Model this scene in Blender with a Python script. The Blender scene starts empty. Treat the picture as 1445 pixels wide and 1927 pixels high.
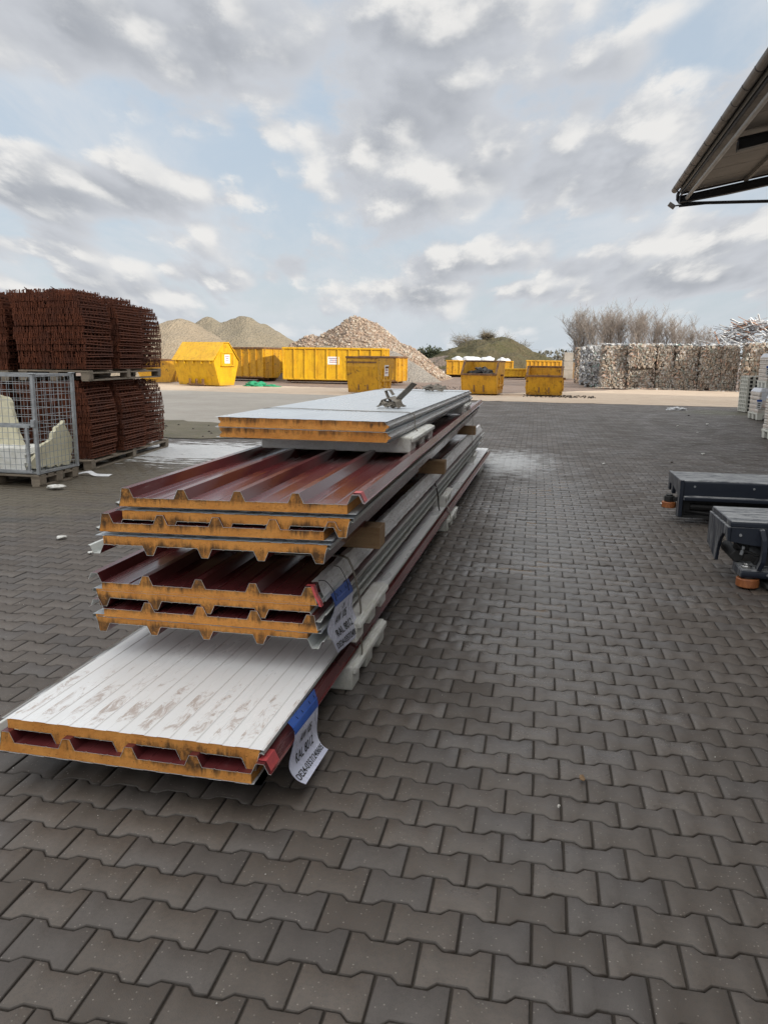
import bpy, bmesh, math, random
import numpy as np
from mathutils import Vector, Matrix, Euler, noise as mnoise
R = math.radians
PI = math.pi
random.seed(7)
rng = np.random.default_rng(5)
sc = bpy.context.scene
col = sc.collection

# ------------------------------------------------------------------ camera
TH, RO, YAW, CH = 0.19632636, 0.01453060, 0.19043427, 1.5863500
cam_d = bpy.data.cameras.new('camera')
cam = bpy.data.objects.new('camera', cam_d)
col.objects.link(cam)
cam.location = (0, 0, CH)
cam.rotation_mode = 'QUATERNION'
cam.rotation_quaternion = (Matrix.Rotation(YAW, 4, 'Z') @ Matrix.Rotation(PI/2 - TH, 4, 'X') @ Matrix.Rotation(RO, 4, 'Z')).to_quaternion()
cam_d.sensor_fit = 'VERTICAL'
cam_d.sensor_height = 24.0
cam_d.lens = 24.0 * 1450 / 1927
cam_d.clip_start = 0.05
cam_d.clip_end = 5000
sc.camera = cam

# ------------------------------------------------------------------ sun, sky, exposure
SUN_EL, SUN_AZ = R(17), R(118)          # azimuth clockwise from +Y
sun_d = bpy.data.lights.new('sun', 'SUN')
sun_d.energy = 4.6
sun_d.angle = R(1.5)
sun_d.color = (1.0, 0.92, 0.8)
sun = bpy.data.objects.new('sun', sun_d)
col.objects.link(sun)
sdir = Vector((math.sin(SUN_AZ)*math.cos(SUN_EL), math.cos(SUN_AZ)*math.cos(SUN_EL), math.sin(SUN_EL)))
sun.rotation_euler = sdir.to_track_quat('Z', 'Y').to_euler()
sc.view_settings.view_transform = 'Standard'
sc.view_settings.look = 'None'
sc.view_settings.exposure = 0.0
sc.view_settings.gamma = 1.0

class NT:
    """small helper for writing node trees"""
    def __init__(s, tree):
        s.t = tree
    def n(s, typ, **kw):
        nd = s.t.nodes.new(typ)
        for k, v in kw.items():
            if k.startswith('i_'):
                nd.inputs[k[2:].replace('_', ' ')].default_value = v
            else:
                setattr(nd, k, v)
        return nd
    def l(s, a, b):
        s.t.links.new(a, b)
    def val(s, x, inp):
        if hasattr(x, 'is_linked') or isinstance(x, bpy.types.NodeSocket):
            s.l(x, inp)
        else:
            inp.default_value = x
    def math(s, op, a, b=0.0, clamp=False):
        nd = s.n('ShaderNodeMath', operation=op)
        nd.use_clamp = clamp
        s.val(a, nd.inputs[0]); s.val(b, nd.inputs[1])
        return nd.outputs[0]
    def vmath(s, op, a, b=(0, 0, 0)):
        nd = s.n('ShaderNodeVectorMath', operation=op)
        s.val(a, nd.inputs[0]); s.val(b, nd.inputs[1])
        return nd.outputs[0]
    def mix(s, f, a, b, blend='MIX'):
        nd = s.n('ShaderNodeMix', data_type='RGBA', blend_type=blend)
        s.val(f, nd.inputs[0])
        for x, i in ((a, 6), (b, 7)):
            if isinstance(x, tuple) and len(x) == 3:
                x = (*x, 1)
            s.val(x, nd.inputs[i])
        return nd.outputs[2]
    def ramp(s, f, a, b, smooth=True):
        nd = s.n('ShaderNodeMapRange', interpolation_type='SMOOTHSTEP' if smooth else 'LINEAR')
        s.val(f, nd.inputs[0])
        nd.inputs[1].default_value = a; nd.inputs[2].default_value = b
        return nd.outputs[0]
    def noise(s, vec, scale, detail=4.0, rough=0.55, dist=0.0, dim='3D'):
        nd = s.n('ShaderNodeTexNoise', noise_dimensions=dim)
        s.l(vec, nd.inputs['Vector'])
        nd.inputs['Scale'].default_value = scale
        nd.inputs['Detail'].default_value = detail
        nd.inputs['Roughness'].default_value = rough
        nd.inputs['Distortion'].default_value = dist
        return nd.outputs['Fac']
    def voro(s, vec, scale, out='Color', feature='F1', rand=1.0):
        nd = s.n('ShaderNodeTexVoronoi', feature=feature)
        s.l(vec, nd.inputs['Vector'])
        nd.inputs['Scale'].default_value = scale
        nd.inputs['Randomness'].default_value = rand
        return nd.outputs[out]
    def mapping(s, vec, scale=(1, 1, 1), loc=(0, 0, 0), rot=(0, 0, 0)):
        nd = s.n('ShaderNodeMapping')
        s.l(vec, nd.inputs[0])
        nd.inputs['Scale'].default_value = scale
        nd.inputs['Location'].default_value = loc
        nd.inputs['Rotation'].default_value = rot
        return nd.outputs[0]
    def xyz(s, vec):
        nd = s.n('ShaderNodeSeparateXYZ'); s.l(vec, nd.inputs[0])
        return nd.outputs
    def comb(s, x, y, z):
        nd = s.n('ShaderNodeCombineXYZ')
        s.val(x, nd.inputs[0]); s.val(y, nd.inputs[1]); s.val(z, nd.inputs[2])
        return nd.outputs[0]

def build_world():
    w = bpy.data.worlds.new('World')
    sc.world = w
    w.use_nodes = True
    w.cycles.sampling_method = 'MANUAL'; w.cycles.sample_map_resolution = 512
    t = NT(w.node_tree)
    w.node_tree.nodes.clear()
    out = t.n('ShaderNodeOutputWorld')
    bg = t.n('ShaderNodeBackground'); bg.inputs[1].default_value = 0.1
    t.l(bg.outputs[0], out.inputs[0])
    sky = t.n('ShaderNodeTexSky', sky_type='NISHITA')
    sky.sun_disc = False
    sky.sun_elevation = SUN_EL
    sky.sun_rotation = SUN_AZ
    sky.air_density = 1.0; sky.dust_density = 1.2; sky.ozone_density = 1.5
    tc = t.n('ShaderNodeTexCoord')
    d = tc.outputs['Generated']
    X, Y, Z = t.xyz(d)
    az = t.math('ARCTAN2', X, Y)
    el = t.math('ARCSINE', Z)
    elp = t.math('ADD', t.math('MAXIMUM', el, 0.0), 0.21)
    # clouds shrink towards the horizon but keep their puffy shape
    P = t.comb(t.math('DIVIDE', t.math('ADD', az, R(11)), elp), t.math('MULTIPLY', t.math('LOGARITHM', elp, 2.71828), 1.45), 0.0)
    # cloud masses where the photograph has them: (azimuth deg, elevation deg, sizes, weight)
    warp = t.math('MULTIPLY', t.math('SUBTRACT', t.noise(P, 2.6, 4.0, 0.6), 0.5), R(7))
    warp2 = t.math('MULTIPLY', t.math('SUBTRACT', t.noise(t.vmath('ADD', P, (7, 3, 1)), 2.6, 4.0, 0.6), 0.5), R(4))
    azw = t.math('ADD', az, warp); elw = t.math('ADD', el, warp2)
    bl = 0.0
    for (a, e, sa, se, wt) in BLOBS:
        u = t.math('DIVIDE', t.math('SUBTRACT', azw, R(a)), R(sa))
        q = t.math('DIVIDE', t.math('SUBTRACT', elw, R(e)), R(se))
        r2 = t.math('ADD', t.math('MULTIPLY', u, u), t.math('MULTIPLY', q, q))
        bl = t.math('ADD', bl, t.math('MULTIPLY', t.math('POWER', 2.718, t.math('MULTIPLY', r2, -1.0)), wt))
    def svor(v, sc_):
        nd = t.n('ShaderNodeTexVoronoi', feature='SMOOTH_F1', voronoi_dimensions='2D')
        t.l(v, nd.inputs['Vector'])
        nd.inputs['Scale'].default_value = sc_
        nd.inputs['Smoothness'].default_value = 0.45
        return nd.outputs['Distance']
    def dens(dx, dy, fine_):
        v = t.vmath('ADD', P, (dx, dy, 0.0))
        n1 = t.noise(v, 2.3, 10.0 if fine_ else 5.0, 0.60, 0.0)
        n2 = t.noise(v, 0.8, 2.0, 0.5)
        w = t.vmath('ADD', v, t.comb(t.math('MULTIPLY', n1, 0.35), t.math('MULTIPLY', n2, 0.2), 0.0))
        puff = t.math('ADD', t.math('MULTIPLY', svor(w, 3.2), -0.22), t.math('MULTIPLY', svor(w, 8.0), -0.13))
        return t.math('ADD', t.math('ADD', t.math('ADD', t.math('MULTIPLY', n1, 0.66), t.math('MULTIPLY', n2, 0.34)), bl), t.math('ADD', puff, 0.155))
    D0 = dens(0, 0, True)
    L0 = dens(0, 0, False); L1 = dens(0.045, 0.085, False)       # towards the light: up and to the right
    mask = t.ramp(D0, 0.455, 0.565)
    thick = t.ramp(L0, 0.50, 0.76)
    lit = t.ramp(t.math('ADD', t.math('SUBTRACT', L0, L1), t.math('MULTIPLY', t.math('SUBTRACT', D0, L0), 1.3)), -0.06, 0.12)
    grey = t.mix(thick, (6.1, 6.3, 6.7), (3.95, 4.15, 4.55))
    litc = t.mix(lit, (6.8, 7.0, 7.2), (8.9, 8.75, 8.5))
    cl = t.mix(t.math('MULTIPLY', lit, 0.9), grey, litc)
    hz = t.ramp(el, R(0), R(18))
    veil = t.mix(hz, (6.4, 7.0, 7.6), (5.7, 6.7, 7.8))
    base = t.mix(0.8, sky.outputs[0], veil)
    wisp = t.math('MULTIPLY', t.ramp(t.noise(P, 1.7, 6.0, 0.65, 0.4), 0.36, 0.66), 0.7)
    base = t.mix(wisp, base, (7.0, 7.3, 7.7))
    skyc = t.mix(t.math('MULTIPLY', mask, 0.95), base, cl)
    # near the horizon the clouds melt into a pale band
    skyc = t.mix(t.math('MULTIPLY', t.ramp(el, R(4.5), R(0.0)), 0.6), skyc, (6.0, 6.7, 7.4))
    # sky boost added out of view, overhead and behind the camera, to brighten the yard
    over = t.math('MAXIMUM', t.ramp(el, R(29), R(50)), t.math('MULTIPLY', t.ramp(Y, -0.1, -0.6), t.ramp(el, R(4), R(20))))
    skyc = t.mix(over, skyc, t.mix(0.35, t.vmath('MULTIPLY', skyc, (2.3, 2.2, 2.05)), (15.5, 15.0, 14.0)))
    below = t.ramp(Z, -0.002, -0.02)
    skyc = t.mix(below, skyc, (1.5, 1.4, 1.3))
    t.l(skyc, bg.inputs[0])
# azimuth measured from +Y towards +X; the view looks along about -11 degrees
BLOBS = [(-33, 18.5, 6, 3, 0.156), (-20, 18.7, 6.5, 4, 0.195), (-9, 16.5, 4.5, 2, 0.169), (-11, 14.5, 10, 1.4, 0.130),
         (-3, 11.8, 9, 1.8, 0.169), (-30, 10.3, 8, 1.7, 0.156), (-7, 21.3, 7, 2.2, 0.117), (3, 17, 5, 2.2, 0.052),
         (-18, 6.3, 2.2, 1.0, 0.156), (-7, 6.6, 6, 0.9, 0.130), (9.5, 7.5, 2.5, 0.9, 0.156), (12.5, 8.8, 3.5, 1.0, 0.156),
         (-9, 8.8, 4, 0.8, 0.091), (10, 5.3, 5, 0.9, 0.156), (-9.5, 4.4, 4, 0.8, 0.156), (-36, 6.5, 3, 1.0, 0.130), (-24, 5.5, 4, 0.8, 0.104),
         (0, 4.6, 4, 0.7, 0.104), (2, 6.4, 3, 0.7, 0.104), (-28, 4.2, 5, 0.7, 0.091),
         (-33, 14.3, 7, 1.4, -0.12), (-23, 13.0, 4, 1.3, -0.06), (6, 20.5, 7, 2.5, -0.08), (-10, 19.4, 2.5, 1.0, -0.05),
         (-16, 9.0, 5, 1.2, -0.08), (4, 9.2, 5, 1.0, -0.06)]
build_world()

# ------------------------------------------------------------------ helpers
def tag(o, label=None, cat=None, group=None, kind=None):
    if label: o['label'] = label
    if cat: o['category'] = cat
    if group: o['group'] = group
    if kind: o['kind'] = kind
    return o

def thing(name, label, cat, loc=(0, 0, 0), rot=(0, 0, 0), group=None):
    o = bpy.data.objects.new(name, None)
    col.objects.link(o)
    o.location = loc
    o.rotation_euler = rot
    o.empty_display_size = 0.2
    return tag(o, label, cat, group)

def kids(o):
    return [c for c in col.objects if c.parent == o]

def copy_tree(o, parent=None):
    c = o.copy(); col.objects.link(c)
    if parent is not None: c.parent = parent
    for ch in kids(o):
        copy_tree(ch, c)
    return c

class MB:
    def __init__(s):
        s.v = []; s.f = []; s.m = []
    def add(s, vs, fs, mi=0):
        b = len(s.v)
        s.v.extend([tuple(p) for p in vs])
        for f in fs:
            s.f.append([b + i for i in f]); s.m.append(mi)
        return s
    def box(s, c, d, rot=None, mi=0, top=None):
        """box at centre c with full sizes d; top=(sx,sy) scales the upper face"""
        x, y, z = d[0]/2, d[1]/2, d[2]/2
        tx, ty = (top if top else (1, 1))
        vs = [(-x, -y, -z), (x, -y, -z), (x, y, -z), (-x, y, -z), (-x*tx, -y*ty, z), (x*tx, -y*ty, z), (x*tx, y*ty, z), (-x*tx, y*ty, z)]
        M = rot if rot is not None else None
        out = []
        for p in vs:
            p = Vector(p)
            if M is not None: p = M @ p
            out.append((p.x + c[0], p.y + c[1], p.z + c[2]))
        return s.add(out, [(0, 3, 2, 1), (4, 5, 6, 7), (0, 1, 5, 4), (1, 2, 6, 5), (2, 3, 7, 6), (3, 0, 4, 7)], mi)
    def bar(s, a, b, w, h=None, mi=0):
        """rectangular bar from a to b"""
        a = Vector(a); b = Vector(b); h = h or w
        d = (b - a); L = d.length
        if L < 1e-6: return s
        q = d.to_track_quat('Y', 'Z').to_matrix()
        return s.box((a + b)/2, (w, L, h), q, mi)
    def tube(s, pts, r, n=8, mi=0, cap=True):
        pts = [Vector(p) for p in pts]
        rs = r if isinstance(r, (list, tuple)) else [r]*len(pts)
        rings = []
        up = Vector((0, 0, 1))
        for i, p in enumerate(pts):
            a = pts[max(i-1, 0)]; b = pts[min(i+1, len(pts)-1)]
            t = (b - a).normalized()
            u = t.cross(up)
            if u.length < 1e-3: u = t.cross(Vector((1, 0, 0)))
            u.normalize(); w = u.cross(t)
            rings.append([p + (u*math.cos(2*PI*k/n) + w*math.sin(2*PI*k/n))*rs[i] for k in range(n)])
        vs = [q for rg in rings for q in rg]
        fs = []
        for i in range(len(pts)-1):
            for k in range(n):
                fs.append((i*n+k, i*n+(k+1) % n, (i+1)*n+(k+1) % n, (i+1)*n+k))
        if cap:
            fs.append(tuple(reversed(range(n)))); fs.append(tuple((len(pts)-1)*n+k for k in range(n)))
        return s.add(vs, fs, mi)
    def prism(s, poly, fn, a, b, mi=0, mi_side=None):
        """poly: list of 2D points; fn(p, t) -> 3D; extruded from a to b"""
        n = len(poly)
        vs = [fn(p, a) for p in poly] + [fn(p, b) for p in poly]
        s.add(vs, [tuple(range(n)), tuple(reversed(range(n, 2*n)))], mi)
        s2 = mi if mi_side is None else mi_side
        return s.add(vs, [((i+1) % n, i, n+i, n+(i+1) % n) for i in range(n)], s2)
    def ribbon(s, path, w, th=0.002, axis=(0, 1, 0), mi=0):
        """flat strap along path, width w along axis"""
        ax = Vector(axis).normalized()
        path = [Vector(p) for p in path]
        n = len(path); vs = []
        for i, p in enumerate(path):
            a = path[max(i-1, 0)]; b = path[min(i+1, n-1)]
            t = (b-a).normalized(); nn = t.cross(ax)
            nn = nn.normalized() if nn.length > 1e-5 else Vector((0, 0, 1))
            for q in (p - ax*w/2 - nn*th/2, p + ax*w/2 - nn*th/2, p + ax*w/2 + nn*th/2, p - ax*w/2 + nn*th/2):
                vs.append(q)
        fs = [(0, 1, 2, 3), tuple((n-1)*4 + k for k in (3, 2, 1, 0))]
        for i in range(n-1):
            for k in range(4):
                fs.append((i*4+k, (i+1)*4+k, (i+1)*4+(k+1) % 4, i*4+(k+1) % 4))
        return s.add(vs, fs, mi)
    def build(s, name, mats, parent=None, smooth=False, bevel=0.0, loc=None, recalc=True, segs=1):
        me = bpy.data.meshes.new(name)
        me.from_pydata(s.v, [], s.f)
        if not isinstance(mats, (list, tuple)): mats = [mats]
        for m in mats: me.materials.append(m)
        me.polygons.foreach_set('material_index', s.m)
        if recalc or bevel:
            bm = bmesh.new(); bm.from_mesh(me)
            bmesh.ops.remove_doubles(bm, verts=bm.verts, dist=1e-5)
            bmesh.ops.recalc_face_normals(bm, faces=bm.faces)
            if bevel:
                es = [e for e in bm.edges if len(e.link_faces) == 2 and e.calc_face_angle(0) > R(25)]
                bmesh.ops.bevel(bm, geom=es, offset=bevel, segments=segs, affect='EDGES', profile=0.5, clamp_overlap=True)
            bm.to_mesh(me); bm.free()
        if smooth:
            me.polygons.foreach_set('use_smooth', [True]*len(me.polygons))
        me.update()
        o = bpy.data.objects.new(name, me)
        col.objects.link(o)
        if parent is not None: o.parent = parent
        if loc is not None: o.location = loc
        return o

def link_mesh(name, me, parent=None):
    o = bpy.data.objects.new(name, me); col.objects.link(o)
    if parent is not None: o.parent = parent
    return o

# ------------------------------------------------------------------ materials
def new_mat(name):
    m = bpy.data.materials.new(name)
    m.use_nodes = True
    t = NT(m.node_tree)
    b = m.node_tree.nodes['Principled BSDF']
    return m, t, b

def bump(t, b, h, strength=0.3, dist=0.01):
    bp = t.n('ShaderNodeBump')
    bp.inputs['Strength'].default_value = strength
    bp.inputs['Distance'].default_value = dist
    t.l(h, bp.inputs['Height'])
    t.l(bp.outputs[0], b.inputs['Normal'])

def simple(name, c1, c2=None, scale=8.0, rough=0.6, metal=0.0, bmp=0.0, bscale=None, coord='Object', lo=0.35, hi=0.65, detail=6, stretch=(1, 1, 1), rvar=0.15, bdist=0.01):
    m, t, b = new_mat(name)
    tc = t.n('ShaderNodeTexCoord')
    v = t.mapping(tc.outputs[coord], stretch)
    n = t.noise(v, scale, detail, 0.6)
    if c2 is None: c2 = tuple(x*0.8 for x in c1)
    t.l(t.mix(t.ramp(n, lo, hi), c1, c2), b.inputs['Base Color'])
    n2 = t.noise(v, scale*2.3, 4, 0.6)
    t.l(t.math('ADD', t.math('MULTIPLY', t.math('SUBTRACT', n2, 0.5), rvar*2), rough, True), b.inputs['Roughness'])
    b.inputs['Metallic'].default_value = metal
    if bmp:
        bump(t, b, t.noise(v, bscale or scale*4, 6, 0.65), bmp, bdist)
    return m

M = {}
def geo_pos(t):
    return t.n('ShaderNodeNewGeometry').outputs['Position']

def blob(t, pos_xyz, cx, cy, rx, ry, rot=0.0):
    """soft elliptical patch on the ground plane, 1 in the middle"""
    c, s_ = math.cos(rot), math.sin(rot)
    dx = t.math('SUBTRACT', pos_xyz[0], cx); dy = t.math('SUBTRACT', pos_xyz[1], cy)
    u = t.math('ADD', t.math('MULTIPLY', dx, c/rx), t.math('MULTIPLY', dy, s_/rx))
    v = t.math('ADD', t.math('MULTIPLY', dx, -s_/ry), t.math('MULTIPLY', dy, c/ry))
    r = t.math('SQRT', t.math('ADD', t.math('MULTIPLY', u, u), t.math('MULTIPLY', v, v)))
    return t.math('SUBTRACT', 1.0, r)

def mat_paver(joint=False):
    m, t, b = new_mat('joint_sand' if joint else 'concrete_paver')
    pos = geo_pos(t)
    P = t.xyz(pos)
    big = t.noise(pos, 0.35, 4, 0.6)
    mid = t.noise(pos, 2.2, 5, 0.65)
    fine = t.noise(pos, 55, 5, 0.7)
    if joint:
        c = t.mix(t.ramp(mid, 0.3, 0.7), (0.028, 0.022, 0.018), (0.052, 0.043, 0.034))
    else:
        at = t.n('ShaderNodeAttribute', attribute_name='tint')
        c = t.mix(at.outputs['Fac'], (0.074, 0.057, 0.046), (0.118, 0.095, 0.079))
        hu = t.n('ShaderNodeAttribute', attribute_name='hue')
        c = t.mix(t.math('MULTIPLY', t.math('GREATER_THAN', hu.outputs['Fac'], 0.72), 0.45), c, (0.082, 0.076, 0.078))
        c = t.mix(t.math('MULTIPLY', t.ramp(big, 0.35, 0.7), 0.6), c, (0.070, 0.058, 0.049))
        c = t.mix(t.math('MULTIPLY', t.ramp(mid, 0.4, 0.75), 0.4), c, (0.120, 0.102, 0.088))
        c = t.mix(t.math('MULTIPLY', t.ramp(fine, 0.38, 0.68), 0.45), c, (0.064, 0.057, 0.051))
        sp = t.voro(pos, 95, 'Distance')
        cell = t.xyz(t.voro(pos, 95, 'Color'))[0]
        spk = t.math('MULTIPLY', t.ramp(sp, 0.30, 0.16), t.math('GREATER_THAN', cell, 0.86))
        c = t.mix(t.math('MULTIPLY', spk, 0.36), c, (0.42, 0.38, 0.33))
        sp2 = t.voro(t.vmath('ADD', pos, (3.3, 1.7, 0)), 210, 'Distance')
        cell2 = t.xyz(t.voro(t.vmath('ADD', pos, (3.3, 1.7, 0)), 210, 'Color'))[1]
        pit = t.math('MULTIPLY', t.ramp(sp2, 0.35, 0.2), t.math('GREATER_THAN', cell2, 0.82))
        c = t.mix(t.math('MULTIPLY', pit, 0.6), c, (0.05, 0.045, 0.04))
        # dirt packed into the chamfers
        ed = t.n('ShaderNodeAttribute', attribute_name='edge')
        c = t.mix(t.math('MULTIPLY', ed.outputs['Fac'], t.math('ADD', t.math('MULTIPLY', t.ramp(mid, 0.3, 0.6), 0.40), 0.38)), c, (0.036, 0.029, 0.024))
    # mossy dirt along the stored goods on the left
    ms = t.math('MULTIPLY', t.ramp(t.math('ADD', blob(t, P, -7.2, 9.0, 4.3, 4.6), t.math('MULTIPLY', t.math('SUBTRACT', mid, 0.5), 1.3)), 0.0, 0.55), 0.6)
    c = t.mix(ms, c, (0.115, 0.098, 0.066))
    # old oil stains and tyre-darkened lanes
    stn = t.noise(t.mapping(pos, (1.0, 0.55, 1.0), loc=(4.2, 9.1, 0)), 0.9, 6, 0.68, 0.4)
    c = t.mix(t.math('MULTIPLY', t.ramp(stn, 0.54, 0.74), 0.40), c, (0.058, 0.047, 0.039))
    # wet dark drain line
    wet = t.ramp(t.math('ADD', blob(t, P, -5.6, 6.2, 1.7, 0.32, 0.42), t.math('MULTIPLY', t.math('SUBTRACT', mid, 0.5), 1.2)), 0.1, 0.6)
    c = t.mix(t.math('MULTIPLY', wet, 0.65), c, (0.045, 0.043, 0.042))
    # powdery white residue, and a long pale strip painted in for wet sky sheen
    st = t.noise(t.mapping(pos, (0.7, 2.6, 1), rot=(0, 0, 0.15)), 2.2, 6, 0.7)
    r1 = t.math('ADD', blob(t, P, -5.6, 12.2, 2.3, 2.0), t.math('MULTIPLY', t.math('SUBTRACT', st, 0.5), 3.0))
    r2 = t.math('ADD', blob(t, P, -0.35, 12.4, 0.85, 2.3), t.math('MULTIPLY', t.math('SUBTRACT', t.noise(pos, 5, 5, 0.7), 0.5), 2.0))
    sheen = t.math('ADD', blob(t, P, 0.15, 7.5, 0.8, 5.5), t.math('MULTIPLY', t.math('SUBTRACT', t.noise(pos, 4, 6, 0.75), 0.5), 2.2))
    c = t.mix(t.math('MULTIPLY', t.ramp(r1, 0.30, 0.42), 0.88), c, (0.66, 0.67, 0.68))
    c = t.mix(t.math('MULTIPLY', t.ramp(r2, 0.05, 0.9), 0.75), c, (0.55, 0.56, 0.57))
    c = t.mix(t.math('MULTIPLY', t.ramp(sheen, 0.2, 1.1), 0.16), c, (0.40, 0.41, 0.42))  # sky reflection put into the colour as a pale strip
    # moss by the far right edge
    r4 = t.math('ADD', blob(t, P, 5.9, 27.2, 1.8, 2.2), t.math('MULTIPLY', t.math('SUBTRACT', mid, 0.5), 1.2))
    c = t.mix(t.math('MULTIPLY', t.ramp(r4, 0.1, 0.8), 0.6), c, (0.085, 0.085, 0.035))
    t.l(c, b.inputs['Base Color'])
    if joint:
        b.inputs['Roughness'].default_value = 0.95
        bump(t, b, t.noise(pos, 160, 4, 0.7), 0.6, 0.004)
    else:
        damp = t.ramp(t.math('ADD', blob(t, P, 0.25, 7.0, 1.0, 8.0), t.math('MULTIPLY', t.math('SUBTRACT', t.noise(pos, 1.6, 6, 0.7), 0.5), 1.6)), 0.05, 0.7)
        rr = t.math('ADD', t.math('MULTIPLY', t.ramp(t.noise(pos, 0.8, 5, 0.65), 0.3, 0.7), -0.18), 0.62)
        rr = t.math('ADD', rr, t.math('MULTIPLY', t.math('SUBTRACT', at.outputs['Fac'], 0.5), -0.22))
        rr = t.math('SUBTRACT', rr, t.math('MULTIPLY', damp, 0.26), True)
        t.l(rr, b.inputs['Roughness'])
        h = t.math('ADD', t.math('MULTIPLY', fine, 0.6), t.noise(pos, 240, 3, 0.7))
        bump(t, b, h, 0.45, 0.0025)
    return m
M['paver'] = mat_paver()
M['joint'] = mat_paver(True)

def mat_ground(name, c1, c2, c3, s=0.5, stones=False, tracks=False):
    m, t, b = new_mat(name)
    pos = geo_pos(t)
    n1 = t.noise(pos, s, 6, 0.65); n2 = t.noise(pos, s*6, 6, 0.7); n3 = t.noise(pos, 30, 4, 0.7)
    c = t.mix(t.ramp(n1, 0.35, 0.65), c1, c2)
    c = t.mix(t.math('MULTIPLY', t.ramp(n2, 0.45, 0.7), 0.7), c, c3)
    c = t.mix(t.math('MULTIPLY', t.ramp(n3, 0.4, 0.7), 0.3), c, tuple(x*0.6 for x in c1))
    if tracks:
        w = t.n('ShaderNodeTexWave', wave_type='BANDS', bands_direction='Y')
        t.l(t.mapping(pos, (0.05, 1, 1), rot=(0, 0, 0.12)), w.inputs[0])
        w.inputs['Scale'].default_value = 0.32; w.inputs['Distortion'].default_value = 3.0; w.inputs['Detail'].default_value = 4
        c = t.mix(t.math('MULTIPLY', t.ramp(w.outputs['Fac'], 0.6, 0.95), 0.3), c, tuple(x*0.62 for x in c3))
    t.l(c, b.inputs['Base Color'])
    b.inputs['Roughness'].default_value = 0.9
    bump(t, b, t.math('ADD', n2, n3), 0.6, 0.03)
    return m
M['sand'] = mat_ground('sandy_yard', (0.62, 0.50, 0.385), (0.56, 0.44, 0.33), (0.44, 0.33, 0.25), 0.25, tracks=True)
M['slab'] = mat_ground('concrete_slab', (0.40, 0.37, 0.33), (0.34, 0.31, 0.275), (0.30, 0.27, 0.235), 0.3)
M['dirt'] = mat_ground('reddish_dirt', (0.235, 0.165, 0.13), (0.19, 0.13, 0.10), (0.30, 0.25, 0.22), 0.35, tracks=True)
M['moss'] = mat_ground('mossy_dirt', (0.17, 0.145, 0.105), (0.12, 0.105, 0.075), (0.10, 0.105, 0.035), 1.2)

def mat_foam():
    m, t, b = new_mat('orange_foam')
    tc = t.n('ShaderNodeTexCoord')
    v = tc.outputs['Object']
    pos = geo_pos(t)
    X, Y, Z = t.xyz(v)
    n1 = t.noise(pos, 9, 5, 0.6); n2 = t.noise(pos, 70, 5, 0.7)
    c = t.mix(t.ramp(n1, 0.3, 0.7), (0.72, 0.325, 0.075), (0.58, 0.235, 0.045))
    c = t.mix(t.math('MULTIPLY', t.ramp(n2, 0.45, 0.75), 0.35), c, (0.36, 0.12, 0.022))
    # black run-off streaks from the joints, deepest at the sheet edge
    st = t.noise(t.mapping(pos, (38, 1, 5)), 1.0, 5, 0.7)
    pat = t.noise(t.mapping(pos, (3.2, 1, 1), loc=(0.7, 0, 0)), 1.5, 3, 0.6)
    zz = t.ramp(Z, 0.0, 0.04, False)
    s = t.math('ADD', t.math('ADD', st, t.math('MULTIPLY', zz, 0.38)), t.math('MULTIPLY', t.math('SUBTRACT', pat, 0.5), 0.9))
    k = t.math('MULTIPLY', t.ramp(s, 0.66, 1.02), t.ramp(t.noise(pos, 26, 6, 0.75), 0.25, 0.55))
    c = t.mix(t.math('MULTIPLY', k, 0.9), c, (0.03, 0.018, 0.01))
    pore = t.ramp(t.voro(pos, 140, 'Distance'), 0.28, 0.12)
    pc = t.math('GREATER_THAN', t.xyz(t.voro(pos, 140, 'Color'))[0], 0.8)
    c = t.mix(t.math('MULTIPLY', t.math('MULTIPLY', pore, pc), 0.7), c, (0.10, 0.03, 0.008))
    t.l(c, b.inputs['Base Color'])
    b.inputs['Roughness'].default_value = 0.85
    bump(t, b, t.math('ADD', t.noise(pos, 60, 6, 0.7), t.math('MULTIPLY', pore, -0.5)), 0.9, 0.006)
    return m
M['foam'] = mat_foam()

def mat_red():
    m, t, b = new_mat('dark_red_coated_steel')
    tc = t.n('ShaderNodeTexCoord'); v = tc.outputs['Object']
    n1 = t.noise(t.mapping(v, (5, 0.9, 5)), 1.0, 5, 0.6, 0.3)
    n2 = t.noise(v, 30, 5, 0.7)
    c = t.mix(t.ramp(n1, 0.35, 0.7), (0.105, 0.021, 0.023), (0.145, 0.036, 0.038))
    dust = t.math('MULTIPLY', t.ramp(t.noise(t.mapping(v, (7, 1.2, 7), loc=(3, 1, 0)), 1.0, 8, 0.72, 0.8), 0.55, 0.80), 0.32)
    c = t.mix(dust, c, (0.40, 0.30, 0.29))
    spot = t.ramp(t.noise(v, 42, 6, 0.75), 0.69, 0.74)
    c = t.mix(t.math('MULTIPLY', spot, 0.7), c, (0.60, 0.55, 0.52))
    t.l(c, b.inputs['Base Color'])
    r = t.math('ADD', t.math('MULTIPLY', t.ramp(n1, 0.3, 0.7), 0.16), 0.10)
    t.l(t.math('ADD', r, dust), b.inputs['Roughness'])
    bump(t, b, t.noise(t.mapping(v, (6, 1.2, 6)), 2.0, 3, 0.5), 0.08, 0.01)
    return m
M['red'] = mat_red()

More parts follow.
